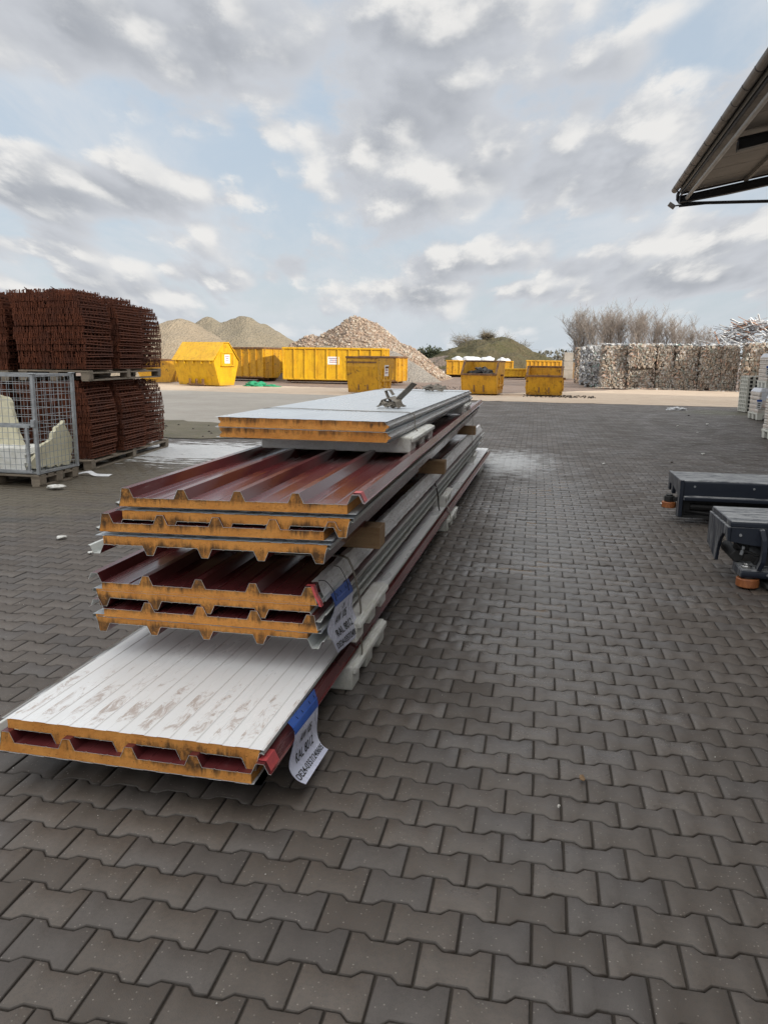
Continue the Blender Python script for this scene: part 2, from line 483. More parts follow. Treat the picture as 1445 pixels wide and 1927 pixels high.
def mat_white_sheet(name, muddy):
    m, t, b = new_mat(name)
    tc = t.n('ShaderNodeTexCoord'); v = tc.outputs['Object']
    X, Y, Z = t.xyz(v)
    n1 = t.noise(t.mapping(v, (3, 0.8, 3)), 1.2, 5, 0.6)
    w1, w2 = ((0.88, 0.885, 0.895), (0.80, 0.805, 0.81)) if muddy else ((0.62, 0.66, 0.70), (0.54, 0.58, 0.62))
    c = t.mix(t.ramp(n1, 0.35, 0.75), w1, w2)
    rib = t.math('PINGPONG', t.math('ADD', X, 0.02), 0.025)
    edge = t.ramp(rib, 0.0212, 0.0240)
    dirt = t.ramp(t.noise(t.mapping(v, (30, 5, 30)), 1.0, 6, 0.7), 0.50, 0.72)
    c = t.mix(t.math('MULTIPLY', t.math('MULTIPLY', t.math('ADD', t.math('MULTIPLY', dirt, 0.6), 0.4), edge), 0.6), c, (0.33, 0.28, 0.25))
    sc_ = t.ramp(t.noise(v, 26, 7, 0.8), 0.64, 0.72)
    c = t.mix(t.math('MULTIPLY', sc_, 0.45), c, (0.33, 0.30, 0.28))
    if muddy:
        near = t.math('MULTIPLY', t.ramp(Y, 0.78, 0.10), t.ramp(Y, 0.0, 0.09))
        # mud sits in the wider flats between the shallow ribs
        strip = t.math('GREATER_THAN', t.math('PINGPONG', t.math('ADD', X, 0.012), 0.05), 0.021)
        mud = t.noise(t.mapping(v, (19, 8.0, 5)), 1.0, 9, 0.78, 0.8)
        mk = t.math('MULTIPLY', t.ramp(t.math('ADD', mud, t.math('MULTIPLY', near, 0.15)), 0.60, 0.74), t.math('MULTIPLY', strip, t.ramp(near, 0.02, 0.35)))
        c = t.mix(t.math('MULTIPLY', mk, 0.62), c, (0.33, 0.22, 0.165))
        far = t.ramp(t.math('ADD', t.noise(t.mapping(v, (15, 4.0, 5), loc=(2, 5, 0)), 1.0, 8, 0.76, 0.6), t.math('MULTIPLY', t.ramp(Y, 0.2, 1.1), 0.05)), 0.63, 0.74)
        c = t.mix(t.math('MULTIPLY', t.math('MULTIPLY', far, strip), 0.5), c, (0.34, 0.25, 0.20))
        scr = t.ramp(t.noise(v, 13, 8, 0.82, 2.5), 0.645, 0.66)
        c = t.mix(t.math('MULTIPLY', t.math('MULTIPLY', scr, near), 0.6), c, (0.25, 0.17, 0.13))
    t.l(c, b.inputs['Base Color'])
    t.l(t.math('ADD', t.math('MULTIPLY', t.ramp(n1, 0.3, 0.7), 0.2), 0.22), b.inputs['Roughness'])
    return m
M['white'] = mat_white_sheet('white_coated_steel', False)
M['muddy'] = mat_white_sheet('white_coated_steel_muddy', True)

def mat_film(name, c1, c2, c3):
    m, t, b = new_mat(name)
    tc = t.n('ShaderNodeTexCoord'); v = tc.outputs['Object']
    n1 = t.noise(t.mapping(v, (20, 4, 45)), 1.0, 7, 0.75, 0.8)
    n2 = t.noise(t.mapping(v, (30, 18, 60)), 1.0, 6, 0.75)
    c = t.mix(t.ramp(n1, 0.35, 0.65), c1, c2)
    c = t.mix(t.math('MULTIPLY', t.ramp(n2, 0.5, 0.7), 0.65), c, c3)
    t.l(c, b.inputs['Base Color'])
    t.l(t.math('ADD', t.math('MULTIPLY', n2, 0.4), 0.15), b.inputs['Roughness'])
    bump(t, b, t.noise(t.mapping(v, (30, 25, 50)), 1.0, 6, 0.75, 1.0), 0.9, 0.012)
    return m
M['film'] = mat_film('crumpled_edge_film', (0.86, 0.86, 0.87), (0.66, 0.64, 0.63), (0.30, 0.24, 0.22))
M['sidefoil'] = mat_film('grey_edge_foil', (0.50, 0.50, 0.49), (0.38, 0.375, 0.37), (0.20, 0.19, 0.185))
M['primer'] = simple('pale_grey_back_coat', (0.66, 0.68, 0.66), (0.55, 0.57, 0.55), 5, 0.35, stretch=(8, 1, 8))
M['tape'] = simple('red_adhesive_tape', (0.62, 0.10, 0.10), (0.50, 0.07, 0.08), 30, 0.45)
def mat_eps():
    m, t, b = new_mat('white_polystyrene')
    pos = geo_pos(t)
    n = t.noise(pos, 6, 6, 0.7)
    c = t.mix(t.ramp(n, 0.4, 0.72), (0.88, 0.88, 0.85), (0.70, 0.69, 0.62))
    cell = t.voro(pos, 170, 'Distance')
    c = t.mix(t.math('MULTIPLY', t.ramp(cell, 0.3, 0.6), 0.18), c, (0.42, 0.42, 0.38))
    z = t.xyz(pos)[2]
    dirt = t.math('MULTIPLY', t.ramp(t.math('ADD', z, t.math('MULTIPLY', t.noise(pos, 12, 5, 0.7), 0.12)), 0.16, 0.06), 0.35)
    c = t.mix(dirt, c, (0.30, 0.29, 0.22))
    t.l(c, b.inputs['Base Color'])
    b.inputs['Roughness'].default_value = 0.85
    bump(t, b, t.math('ADD', cell, t.math('MULTIPLY', n, 1.5)), 0.5, 0.006)
    return m
M['eps'] = mat_eps()
M['cream_foam'] = simple('cream_foam_board', (0.72, 0.68, 0.50), (0.62, 0.58, 0.43), 9, 0.85, bmp=0.4, bscale=40)
def mat_wood(name, c1, c2):
    m, t, b = new_mat(name)
    tc = t.n('ShaderNodeTexCoord'); v = tc.outputs['Object']
    n = t.noise(t.mapping(v, (3, 40, 40)), 1.0, 6, 0.6, 0.5)
    n2 = t.noise(v, 5, 5, 0.7)
    c = t.mix(t.ramp(n, 0.3, 0.7), c1, c2)
    c = t.mix(t.math('MULTIPLY', t.ramp(n2, 0.5, 0.75), 0.4), c, tuple(x*0.5 for x in c2))
    t.l(c, b.inputs['Base Color'])
    b.inputs['Roughness'].default_value = 0.75
    bump(t, b, n, 0.4, 0.004)
    return m
M['timber'] = mat_wood('sawn_timber', (0.36, 0.23, 0.12), (0.27, 0.165, 0.085))
M['pallet'] = mat_wood('weathered_pallet_wood', (0.26, 0.215, 0.165), (0.17, 0.14, 0.105))

def mat_rust():
    m, t, b = new_mat('rusted_wire')
    pos = geo_pos(t)
    n = t.noise(pos, 14, 6, 0.7); n2 = t.noise(pos, 3, 3, 0.6)
    c = t.mix(t.ramp(n, 0.3, 0.7), (0.185, 0.055, 0.024), (0.095, 0.029, 0.015))
    c = t.mix(t.math('MULTIPLY', t.ramp(n2, 0.45, 0.65), 0.5), c, (0.07, 0.026, 0.018))
    t.l(c, b.inputs['Base Color'])
    b.inputs['Roughness'].default_value = 0.9
    return m
M['rust'] = mat_rust()
M['galv'] = simple('galvanised_steel', (0.42, 0.44, 0.46), (0.30, 0.315, 0.33), 12, 0.42, 0.55)

def mat_yellow(name, c1, c2, rust_amt):
    m, t, b = new_mat(name)
    tc = t.n('ShaderNodeTexCoord'); v = tc.outputs['Object']
    n = t.noise(v, 1.6, 6, 0.7)
    c = t.mix(t.ramp(n, 0.35, 0.7), c1, c2)
    st = t.noise(t.mapping(v, (7, 7, 0.9)), 1.0, 6, 0.75)
    c = t.mix(t.math('MULTIPLY', t.ramp(st, 0.48, 0.70), 0.62), c, tuple(x*0.42 for x in c2))
    n3 = t.noise(v, 4.5, 8, 0.8, 0.8)
    c = t.mix(t.math('MULTIPLY', t.ramp(n3, 0.66-rust_amt, 0.72-rust_amt), 0.9), c, (0.055, 0.028, 0.017))
    z = t.xyz(v)[2]
    low = t.math('MULTIPLY', t.ramp(t.math('ADD', z, t.math('MULTIPLY', n3, 0.5)), 0.55, 0.2), 0.45)
    c = t.mix(low, c, (0.16, 0.11, 0.055))
    t.l(c, b.inputs['Base Color'])
    t.l(t.math('ADD', t.math('MULTIPLY', n3, 0.3), 0.35), b.inputs['Roughness'])
    bump(t, b, t.noise(v, 2.5, 4, 0.6), 0.25, 0.06)
    return m
M['yellow'] = mat_yellow('yellow_paint', (0.66, 0.38, 0.004), (0.55, 0.29, 0.004), 0.055)
M['yellow_worn'] = mat_yellow('worn_yellow_paint', (0.60, 0.32, 0.010), (0.46, 0.22, 0.010), 0.10)
M['orange_worn'] = mat_yellow('worn_orange_paint', (0.70, 0.37, 0.02), (0.52, 0.26, 0.015), 0.065)
M['rusty_edge'] = simple('rusty_steel_edge', (0.22, 0.115, 0.045), (0.10, 0.05, 0.03), 6, 0.8)
M['dark'] = simple('black_rubbish', (0.018, 0.018, 0.021), (0.03, 0.031, 0.035), 6, 0.5, bmp=0.5, bscale=10)
M['sign'] = simple('white_sign_plate', (0.78, 0.78, 0.78), (0.70, 0.70, 0.70), 6, 0.5)
M['signink'] = simple('sign_print', (0.45, 0.12, 0.10), (0.2, 0.22, 0.35), 6, 0.6)
M['ink'] = simple('black_print', (0.012, 0.012, 0.014), (0.02, 0.02, 0.022), 5, 0.7)
M['tagwhite'] = simple('white_printed_film', (0.68, 0.70, 0.84), (0.60, 0.62, 0.77), 6, 0.28, bmp=0.15, bscale=12)
M['tagblue'] = simple('blue_tag_strip', (0.012, 0.095, 0.46), (0.010, 0.075, 0.38), 7, 0.4)
M['strap'] = simple('worn_strap', (0.26, 0.23, 0.19), (0.16, 0.14, 0.115), 25, 0.6)
M['wire'] = simple('binding_wire', (0.06, 0.055, 0.05), (0.10, 0.09, 0.08), 20, 0.5, 0.5)
M['bag_plastic'] = simple('white_plastic', (0.75, 0.76, 0.78), (0.62, 0.63, 0.65), 6, 0.4, bmp=0.4, bscale=10)
M['netting'] = simple('green_netting', (0.02, 0.33, 0.16), (0.015, 0.22, 0.11), 14, 0.7, bmp=0.6)
def mat_navy():
    m, t, b = new_mat('dark_blue_steel')
    tc = t.n('ShaderNodeTexCoord'); v = tc.outputs['Object']
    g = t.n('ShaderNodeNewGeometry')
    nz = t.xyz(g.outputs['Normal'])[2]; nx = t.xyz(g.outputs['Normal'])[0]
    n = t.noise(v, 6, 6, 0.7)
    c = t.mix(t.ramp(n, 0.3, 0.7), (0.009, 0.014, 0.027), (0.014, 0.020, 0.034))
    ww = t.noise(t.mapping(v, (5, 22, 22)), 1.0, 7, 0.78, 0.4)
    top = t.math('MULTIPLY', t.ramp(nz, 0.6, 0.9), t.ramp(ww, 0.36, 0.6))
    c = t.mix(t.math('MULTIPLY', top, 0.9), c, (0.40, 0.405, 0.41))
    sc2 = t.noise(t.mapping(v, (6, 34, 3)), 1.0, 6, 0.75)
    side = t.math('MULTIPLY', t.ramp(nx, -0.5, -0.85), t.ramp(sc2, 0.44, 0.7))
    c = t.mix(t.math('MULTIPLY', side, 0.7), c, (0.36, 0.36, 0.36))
    t.l(c, b.inputs['Base Color'])
    t.l(t.math('ADD', t.math('MULTIPLY', n, 0.35), 0.3), b.inputs['Roughness'])
    bump(t, b, ww, 0.25, 0.004)
    return m
M['navy'] = mat_navy()
M['black'] = simple('black_rubber', (0.012, 0.012, 0.013), (0.02, 0.02, 0.02), 10, 0.6)
M['roller'] = simple('brown_polyurethane', (0.36, 0.13, 0.045), (0.26, 0.085, 0.03), 12, 0.5, stretch=(3, 3, 1))
M['chrome'] = simple('bright_steel', (0.6, 0.6, 0.6), (0.45, 0.45, 0.45), 12, 0.25, 0.9)

def mat_gravel(name, c1, c2, c3, s=1.0):
    m, t, b = new_mat(name)
    pos = geo_pos(t)
    n1 = t.noise(pos, 0.35*s, 6, 0.65)
    n2 = t.noise(pos, 2.4*s, 6, 0.75)
    vc = t.xyz(t.voro(pos, 3.2*s, 'Color'))[0]
    c = t.mix(t.ramp(n1, 0.35, 0.65), c1, c2)
    c = t.mix(t.math('MULTIPLY', t.ramp(n2, 0.42, 0.72), 0.7), c, c3)
    c = t.mix(t.math('MULTIPLY', vc, 0.3), c, tuple(x*0.55 for x in c1))
    t.l(c, b.inputs['Base Color'])
    b.inputs['Roughness'].default_value = 0.95
    bump(t, b, t.math('ADD', n2, t.voro(pos, 3.2*s, 'Distance')), 0.9, 0.15)
    return m
M['gravel'] = mat_gravel('tan_gravel', (0.29, 0.245, 0.18), (0.24, 0.205, 0.15), (0.185, 0.165, 0.12), 1.4)
M['palegravel'] = mat_gravel('pale_tan_gravel', (0.36, 0.295, 0.215), (0.31, 0.25, 0.18), (0.25, 0.21, 0.15), 1.6)
M['greygravel'] = mat_gravel('grey_gravel', (0.32, 0.29, 0.255), (0.28, 0.25, 0.22), (0.24, 0.215, 0.185), 2.0)
M['rubble'] = mat_gravel('brick_rubble', (0.31, 0.225, 0.165), (0.38, 0.30, 0.235), (0.22, 0.16, 0.12), 1.3)
M['grassmound'] = mat_gravel('grassy_soil', (0.075, 0.072, 0.030), (0.085, 0.068, 0.036), (0.14, 0.11, 0.065), 1.0)
M['soil'] = mat_gravel('grey_brown_soil', (0.18, 0.14, 0.115), (0.15, 0.115, 0.095), (0.22, 0.18, 0.15), 1.0)
def mat_pieces(name, pal):
    m, t, b = new_mat(name)
    at = t.n('ShaderNodeAttribute', attribute_name='tint')
    r = t.n('ShaderNodeValToRGB')
    r.color_ramp.interpolation = 'CONSTANT'
    els = r.color_ramp.elements
    while len(els) < len(pal): els.new(0.5)
    for i, p in enumerate(pal):
        els[i].position = i/len(pal); els[i].color = (*p, 1)
    t.l(at.outputs['Fac'], r.inputs[0])
    t.l(r.outputs[0], b.inputs['Base Color'])
    b.inputs['Roughness'].default_value = 0.7
    return m
M['stones'] = mat_pieces('rubble_pieces', [(0.36, 0.29, 0.22), (0.30, 0.21, 0.155), (0.44, 0.39, 0.33), (0.26, 0.205, 0.165), (0.36, 0.27, 0.20)])
BALEPAL = [(0.42, 0.33, 0.25), (0.55, 0.52, 0.48), (0.26, 0.20, 0.155), (0.70, 0.68, 0.65), (0.36, 0.26, 0.18), (0.14, 0.115, 0.10), (0.48, 0.40, 0.32), (0.50, 0.30, 0.22), (0.62, 0.57, 0.50), (0.20, 0.26, 0.24), (0.33, 0.29, 0.25), (0.45, 0.38, 0.30)]
GREYPAL = [(0.36, 0.36, 0.36), (0.55, 0.56, 0.57), (0.20, 0.20, 0.21), (0.68, 0.69, 0.70), (0.30, 0.31, 0.33), (0.14, 0.15, 0.16), (0.42, 0.41, 0.40), (0.30, 0.33, 0.38), (0.50, 0.50, 0.50), (0.26, 0.36, 0.32), (0.30, 0.27, 0.25), (0.44, 0.44, 0.45)]
M['balebits'] = mat_pieces('pressed_plastic_bits', [tuple(0.6*min(x, 0.55)+0.4*g for x, g in zip(p, (0.27, 0.22, 0.18))) for p in BALEPAL])
M['greybits'] = mat_pieces('pressed_grey_bits', GREYPAL)
def mat_bale(name, pal, sc1=9.0):
    m, t, b = new_mat(name)
    pos = geo_pos(t)
    w = t.vmath('ADD', pos, t.comb(t.noise(pos, 3, 3), t.noise(t.vmath('ADD', pos, (5, 2, 1)), 3, 3), 0.0))
    cc = t.xyz(t.voro(t.mapping(w, (1, 1, 1.5)), sc1, 'Color'))[0]
    r = t.n('ShaderNodeValToRGB'); r.color_ramp.interpolation = 'CONSTANT'
    els = r.color_ramp.elements
    while len(els) < len(pal): els.new(0.5)
    for i, p in enumerate(pal):
        els[i].position = i/len(pal); els[i].color = (*[0.62*min(x*0.80, 0.55) + 0.38*g for x, g in zip(p, (0.25, 0.21, 0.17))], 1)
    t.l(cc, r.inputs[0])
    gap = t.ramp(t.voro(t.mapping(w, (1, 1, 1.5)), sc1, 'Distance', 'DISTANCE_TO_EDGE'), 0.05, 0.0)
    c = t.mix(t.math('MULTIPLY', gap, 0.65), r.outputs[0], (0.05, 0.04, 0.035))
    t.l(c, b.inputs['Base Color'])
    b.inputs['Roughness'].default_value = 0.6
    bump(t, b, t.voro(w, sc1, 'Distance'), 1.0, 0.08)
    return m
M['bale'] = mat_bale('pressed_plastic_bale', BALEPAL)
M['greybale'] = mat_bale('pressed_grey_bale', GREYPAL)
M['alu'] = mat_pieces('aluminium_scrap', [(0.55, 0.56, 0.58), (0.75, 0.76, 0.77), (0.36, 0.37, 0.39), (0.82, 0.83, 0.84), (0.25, 0.25, 0.27), (0.42, 0.24, 0.16), (0.62, 0.63, 0.64)])
M['bark'] = simple('bare_bark', (0.17, 0.145, 0.12), (0.11, 0.095, 0.08), 3, 0.9)
M['twig'] = simple('bare_twigs', (0.34, 0.295, 0.26), (0.25, 0.215, 0.19), 1.5, 0.9)
M['leafdark'] = simple('dark_bush_leaves', (0.035, 0.05, 0.024), (0.055, 0.065, 0.032), 0.8, 0.8)
M['drybush'] = simple('dry_bush', (0.20, 0.165, 0.115), (0.14, 0.12, 0.08), 0.8, 0.9)
M['hedge'] = simple('far_trees', (0.11, 0.105, 0.085), (0.075, 0.075, 0.06), 0.08, 0.9)
M['concrete'] = simple('weathered_concrete', (0.40, 0.37, 0.33), (0.30, 0.275, 0.245), 1.5, 0.85, bmp=0.3, bscale=12)
M['roofunder'] = simple('grey_beige_roof_panel', (0.235, 0.215, 0.195), (0.21, 0.195, 0.175), 1.5, 0.6)
M['rooftop'] = simple('dark_roof_panel', (0.08, 0.08, 0.085), (0.06, 0.06, 0.065), 2, 0.5)
M['steel'] = simple('anthracite_steel', (0.035, 0.037, 0.042), (0.028, 0.03, 0.034), 3, 0.5)
M['gutter'] = simple('weathered_zinc_gutter', (0.17, 0.155, 0.145), (0.13, 0.12, 0.11), 3, 0.5, 0.3)
M['pipe'] = simple('grey_pipe', (0.27, 0.265, 0.25), (0.22, 0.215, 0.2), 3, 0.45)
M['lamp'] = simple('lamp_tube_cover', (0.60, 0.57, 0.48), (0.52, 0.49, 0.42), 3, 0.4)
def mat_wrap():
    m, t, b = new_mat('wrapped_cartons')
    tc = t.n('ShaderNodeTexCoord'); v = tc.outputs['Object']
    z = t.xyz(v)[2]
    band = t.math('PINGPONG', z, 0.06)
    n = t.noise(t.mapping(v, (6, 6, 14)), 1.0, 6, 0.7)
    c = t.mix(t.ramp(n, 0.35, 0.7), (0.62, 0.54, 0.47), (0.74, 0.72, 0.70))
    c = t.mix(t.math('MULTIPLY', t.ramp(band, 0.012, 0.0), 0.8), c, (0.13, 0.11, 0.10))
    t.l(c, b.inputs['Base Color'])
    b.inputs['Roughness'].default_value = 0.25
    bump(t, b, t.noise(t.mapping(v, (20, 20, 6)), 1.0, 5, 0.7, 1.0), 0.7, 0.02)
    return m
M['wrap'] = mat_wrap()
M['wraptop'] = simple('white_wrap_sheet', (0.72, 0.74, 0.80), (0.60, 0.62, 0.68), 8, 0.3, bmp=0.5, bscale=14)
M['labelprint'] = simple('printed_carton_label', (0.60, 0.42, 0.36), (0.72, 0.66, 0.62), 9, 0.6)
M['tray'] = simple('white_plastic_tray', (0.66, 0.66, 0.60), (0.55, 0.55, 0.50), 4, 0.5)
M['leafbrown'] = simple('dry_leaf', (0.24, 0.15, 0.08), (0.16, 0.10, 0.05), 40, 0.8)
M['pebble'] = simple('pale_pebble', (0.62, 0.60, 0.56), (0.5, 0.48, 0.44), 60, 0.8)
M['litter'] = simple('white_foam_scrap', (0.70, 0.70, 0.68), (0.55, 0.54, 0.50), 20, 0.8, bmp=0.4)
M['ruststain'] = simple('dark_debris', (0.07, 0.055, 0.045), (0.045, 0.038, 0.032), 5, 0.9)

def set_tint(me, vals):
    a = me.attributes.new('tint', 'FLOAT', 'FACE')
    a.data.foreach_set('value', np.asarray(vals, dtype=np.float32))

# ------------------------------------------------------------------ ground
def sheet(name, poly, z, m, sub=None):
    mb = MB(); mb.add([(x, y, z) for x, y in poly], [tuple(range(len(poly)))])
    o = mb.build(name, m, recalc=False)
    o.data.update()
    return tag(o, kind='structure')

def wobble(pts, step=0.6, amp=0.18, seed=0):
    rr = random.Random(seed); out = []
    for (a, b) in zip(pts, pts[1:] + pts[:1]):
        L = math.dist(a, b); n = max(1, int(L/step))
        if n > 400: n = 400
        for i in range(n):
            f = i/n
            out.append((a[0] + (b[0]-a[0])*f + rr.uniform(-amp, amp), a[1] + (b[1]-a[1])*f + rr.uniform(-amp, amp)))
    return out

sheet('yard_ground', [(-1500, -60), (1500, -60), (1500, 2500), (-1500, 2500)], -0.09, M['dirt'])
PX0, PX1, PY0, PY1 = -9.4, 9.2, -1.6, 31.2
sheet('paving_bed', [(PX0, PY0), (PX1, PY0), (PX1, PY1), (PX0, PY1)], -0.0075, M['joint'])

def paving():
    u0, v0, pu, pv = 0.0652, 1.9171, 0.2, 0.139
    g = 0.0027
    hx, hy, zz, a1, a2 = pu/2 - g, pv/2 - g, 0.0112, 0.0385, 0.0615
    top = [(-hx, hy + zz), (-a2, hy + zz), (-a1, hy - zz), (a1, hy - zz), (a2, hy + zz), (hx, hy + zz)]
    prof = np.array(top + [(-x, -y) for x, y in top])            # clockwise
    prof = prof[::-1]                                            # counter clockwise
    n = len(prof)
    nxt = np.roll(prof, -1, 0) - prof; prv = prof - np.roll(prof, 1, 0)
    def nrm(d): 
        q = np.stack([d[:, 1], -d[:, 0]], 1); return q/np.linalg.norm(q, axis=1)[:, None]
    nn = nrm(nxt) + nrm(prv); nn /= (np.linalg.norm(nn, axis=1)**2)[:, None]/2.0
    inner = prof - nn*0.0034
    cells = []
    r0 = int(math.floor((PY0 - v0)/pv)) + 1; r1 = int(math.floor((PY1 - v0)/pv)) - 1
    for r in range(r0, r1+1):
        off = 0.0 if r % 2 == 0 else pu/2
        i0 = int(math.ceil((PX0 - u0 - off)/pu)); i1 = int(math.floor((PX1 - u0 - off)/pu)) - 1
        for i in range(i0, i1+1):
            cells.append((u0 + off + pu*(i+0.5), v0 + pv*r))
    C = np.array(cells); N = len(C)
    tint = np.clip(rng.normal(0.5, 0.27, N), 0, 1)
    dz = rng.normal(0, 0.0009, N); tx = rng.normal(0, 0.005, N); ty = rng.normal(0, 0.005, N)
    ro = rng.normal(0, 0.006, N)
    V = np.zeros((N, 3*n, 3))
    for k, (pp, z) in enumerate(((inner, 0.0), (prof, -0.0026), (prof, -0.03))):
        x = pp[None, :, 0]*np.cos(ro)[:, None] - pp[None, :, 1]*np.sin(ro)[:, None]
        y = pp[None, :, 0]*np.sin(ro)[:, None] + pp[None, :, 1]*np.cos(ro)[:, None]
        V[:, k*n:(k+1)*n, 0] = C[:, 0:1] + x
        V[:, k*n:(k+1)*n, 1] = C[:, 1:2] + y
        V[:, k*n:(k+1)*n, 2] = z + dz[:, None] + tx[:, None]*x + ty[:, None]*y
    # gentle settlement of the whole yard surface
    V[:, :, 2] += 0.0012*np.sin(V[:, :, 0]*1.3 + 0.7*np.sin(V[:, :, 1]*0.9)) * np.cos(V[:, :, 1]*1.1) - 0.001
    base = np.arange(N)*3*n
    idx = np.arange(n); nx = (idx+1) % n
    # the top is two trapezoid ends and a bar, kept as one ngon
    topf = (base[:, None] + idx[None, :]).reshape(-1)
    q1 = np.stack([idx, n+idx, n+nx, nx], 1); q2 = np.stack([n+idx, 2*n+idx, 2*n+nx, n+nx], 1)
    q = np.concatenate([q1, q2])
    quads = (base[:, None, None] + q[None]).reshape(-1)
    me = bpy.data.meshes.new('paving')
    nq = N*2*n
    me.vertices.add(N*3*n); me.vertices.foreach_set('co', V.reshape(-1).astype(np.float32))
    me.loops.add(len(topf) + len(quads)); me.loops.foreach_set('vertex_index', np.concatenate([topf, quads]).astype(np.int32))
    me.polygons.add(N + nq)
    starts = np.concatenate([np.arange(N)*n, N*n + np.arange(nq)*4])
    me.polygons.foreach_set('loop_start', starts.astype(np.int32))
    me.polygons.foreach_set('loop_total', np.concatenate([np.full(N, n), np.full(nq, 4)]).astype(np.int32))
    me.update(calc_edges=True); me.validate()
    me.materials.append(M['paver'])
    set_tint(me, np.concatenate([tint, np.repeat(tint, 2*n)]))
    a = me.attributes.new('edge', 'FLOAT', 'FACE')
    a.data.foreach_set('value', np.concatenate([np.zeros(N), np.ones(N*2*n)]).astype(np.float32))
    a = me.attributes.new('hue', 'FLOAT', 'FACE')
    hue = rng.random(N)
    a.data.foreach_set('value', np.concatenate([hue, np.repeat(hue, 2*n)]).astype(np.float32))
    o = bpy.data.objects.new('paving', me); col.objects.link(o)
    tag(o, kind='structure')
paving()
# loose surfaces beyond the paving, each a few millimetres above the one below
sheet('sandy_yard', wobble([(-60, 36), (-30, 34.5), (-11, 31.5), (9, 30.8), (9, 16), (60, 16), (60, 47), (20, 46.5), (6, 49), (-1.5, 38.5), (-10, 41), (-28, 44), (-60, 45)], 0.5, 0.22, 3), 0.004, M['sand'])
sheet('concrete_apron', wobble([(-60, 17.5), (-8.6, 17.2), (-5.2, 16.2), (-3.6, 16.8), (-3.2, 31.7), (-12, 33), (-30, 36), (-60, 37)], 0.5, 0.16, 4), 0.009, M['slab'])
sheet('mossy_strip', wobble([(-60, 13.8), (-9.3, 14.2), (-6.5, 14.0), (-4.8, 14.6), (-4.2, 16.4), (-5.4, 17.0), (-8.6, 17.9), (-60, 18.4)], 0.4, 0.16, 5), 0.013, M['moss'])
sheet('left_yard', [(-60, -5), (-9.41, -5), (-9.41, 14.1), (-60, 14.1)], -0.001, M['moss'])

# ------------------------------------------------------------------ sandwich panels
T, H = 0.0375, 0.041
def roof_panel_meshes(L, mir, muddy, key, cache={}):
    if key in cache: return cache[key]
    sg = -1 if mir else 1
    fn = lambda p, t: (sg*p[0], t, p[1])
    outer = [(-0.034, T*0.25), (-0.026, T), (-0.019, T+H), (0.014, T+H), (0.033, T)]
    for k in range(1, 4):
        c = 0.25*k
        p0 = c - 0.25
        for s_ in (0.075, 0.16):
            outer += [(p0+s_, T), (p0+s_+0.006, T+0.0022), (p0+s_+0.012, T)]
        outer += [(c-0.033, T), (c-0.014, T+H), (c+0.014, T+H), (c+0.033, T)]
    for s_ in (0.075, 0.16):
        outer += [(0.75+s_, T), (0.75+s_+0.006, T+0.0022), (0.75+s_+0.012, T)]
    foam_top = outer + [(0.966, T)]
    lip = [(0.966, T), (0.985, T+H), (1.014, T+H), (1.030, T+0.008), (1.040, T+0.006)]
    mb = MB()
    poly = foam_top + [(0.966, 0.0), (-0.034, 0.0)]
    # the cut face is slightly ragged: inset steps at the front
    nseg = [0.0, L]
    mb.prism(poly, fn, 0.002, L-0.002)
    foam = mb.build('foam_core', M['foam'])
    # outer ribbed sheet, 1.2 mm: red face and pale back
    sh = MB(); line = outer + lip; th = 0.0013
    n = len(line)
    ups = []
    for i, p in enumerate(line):
        a = Vector(line[max(i-1, 0)]); b = Vector(line[min(i+1, n-1)])
        d = (b-a).normalized(); nn = Vector((-d.y, d.x))
        ups.append((p[0]+nn.x*th, p[1]+nn.y*th))
    ys = [0.0] + [L*i/24 for i in range(1, 24)] + [L]
    for i in range(n-1):
        mi = 2 if i < 1 else 0
        for j in range(len(ys)-1):
            a, b = ys[j], ys[j+1]
            sh.add([fn(ups[i], a), fn(ups[i+1], a), fn(ups[i+1], b), fn(ups[i], b)], [(0, 1, 2, 3) if not mir else (3, 2, 1, 0)], mi)
        if i >= len(outer) - 1:
            sh.add([fn(line[i], 0), fn(line[i+1], 0), fn(line[i+1], L), fn(line[i], L)], [(3, 2, 1, 0) if not mir else (0, 1, 2, 3)], 1)
        sh.add([fn(line[i], 0), fn(line[i+1], 0), fn(ups[i+1], 0), fn(ups[i], 0)], [(0, 1, 2, 3)], 1)
    o2 = sh.build('outer_sheet', [M['red'], M['primer'], M['sidefoil']], recalc=False)
    # inner sheet: white, flat with shallow ribs
    ln = MB(); pts = [(-0.05, 0.0)]
    x = -0.045
    k = 0
    while x < 0.97:
        d = 0.0018 if k % 2 else 0.0
        pts += [(x+0.002, -0.0012-d), (x+0.048, -0.0012-d)]
        x += 0.05; k += 1
    pts += [(0.975, -0.0012), (0.985, -0.0012)]
    for i in range(len(pts)-1):
        for j in range(len(ys)-1):
            a, b = ys[j], ys[j+1]
            ln.add([fn(pts[i], a), fn(pts[i+1], a), fn(pts[i+1], b), fn(pts[i], b)], [(3, 2, 1, 0) if not mir else (0, 1, 2, 3)], 0)
    # folded edge on the tongue side
    ln.add([fn((-0.05, 0), 0), fn((-0.05, T*0.45), 0), fn((-0.05, T*0.45), L), fn((-0.05, 0), L)], [(0, 1, 2, 3)], 1)
    ln.add([fn((-0.05, T*0.45), 0), fn((-0.035, T*0.3), 0), fn((-0.035, T*0.3), L), fn((-0.05, T*0.45), L)], [(0, 1, 2, 3)], 1)
    o3 = ln.build('inner_sheet', [M['muddy'] if muddy else M['white'], M['primer']], recalc=False)
    ms = (foam.data, o2.data, o3.data)
    for o in (foam, o2, o3): bpy.data.objects.remove(o)
    cache[key] = ms
    return ms

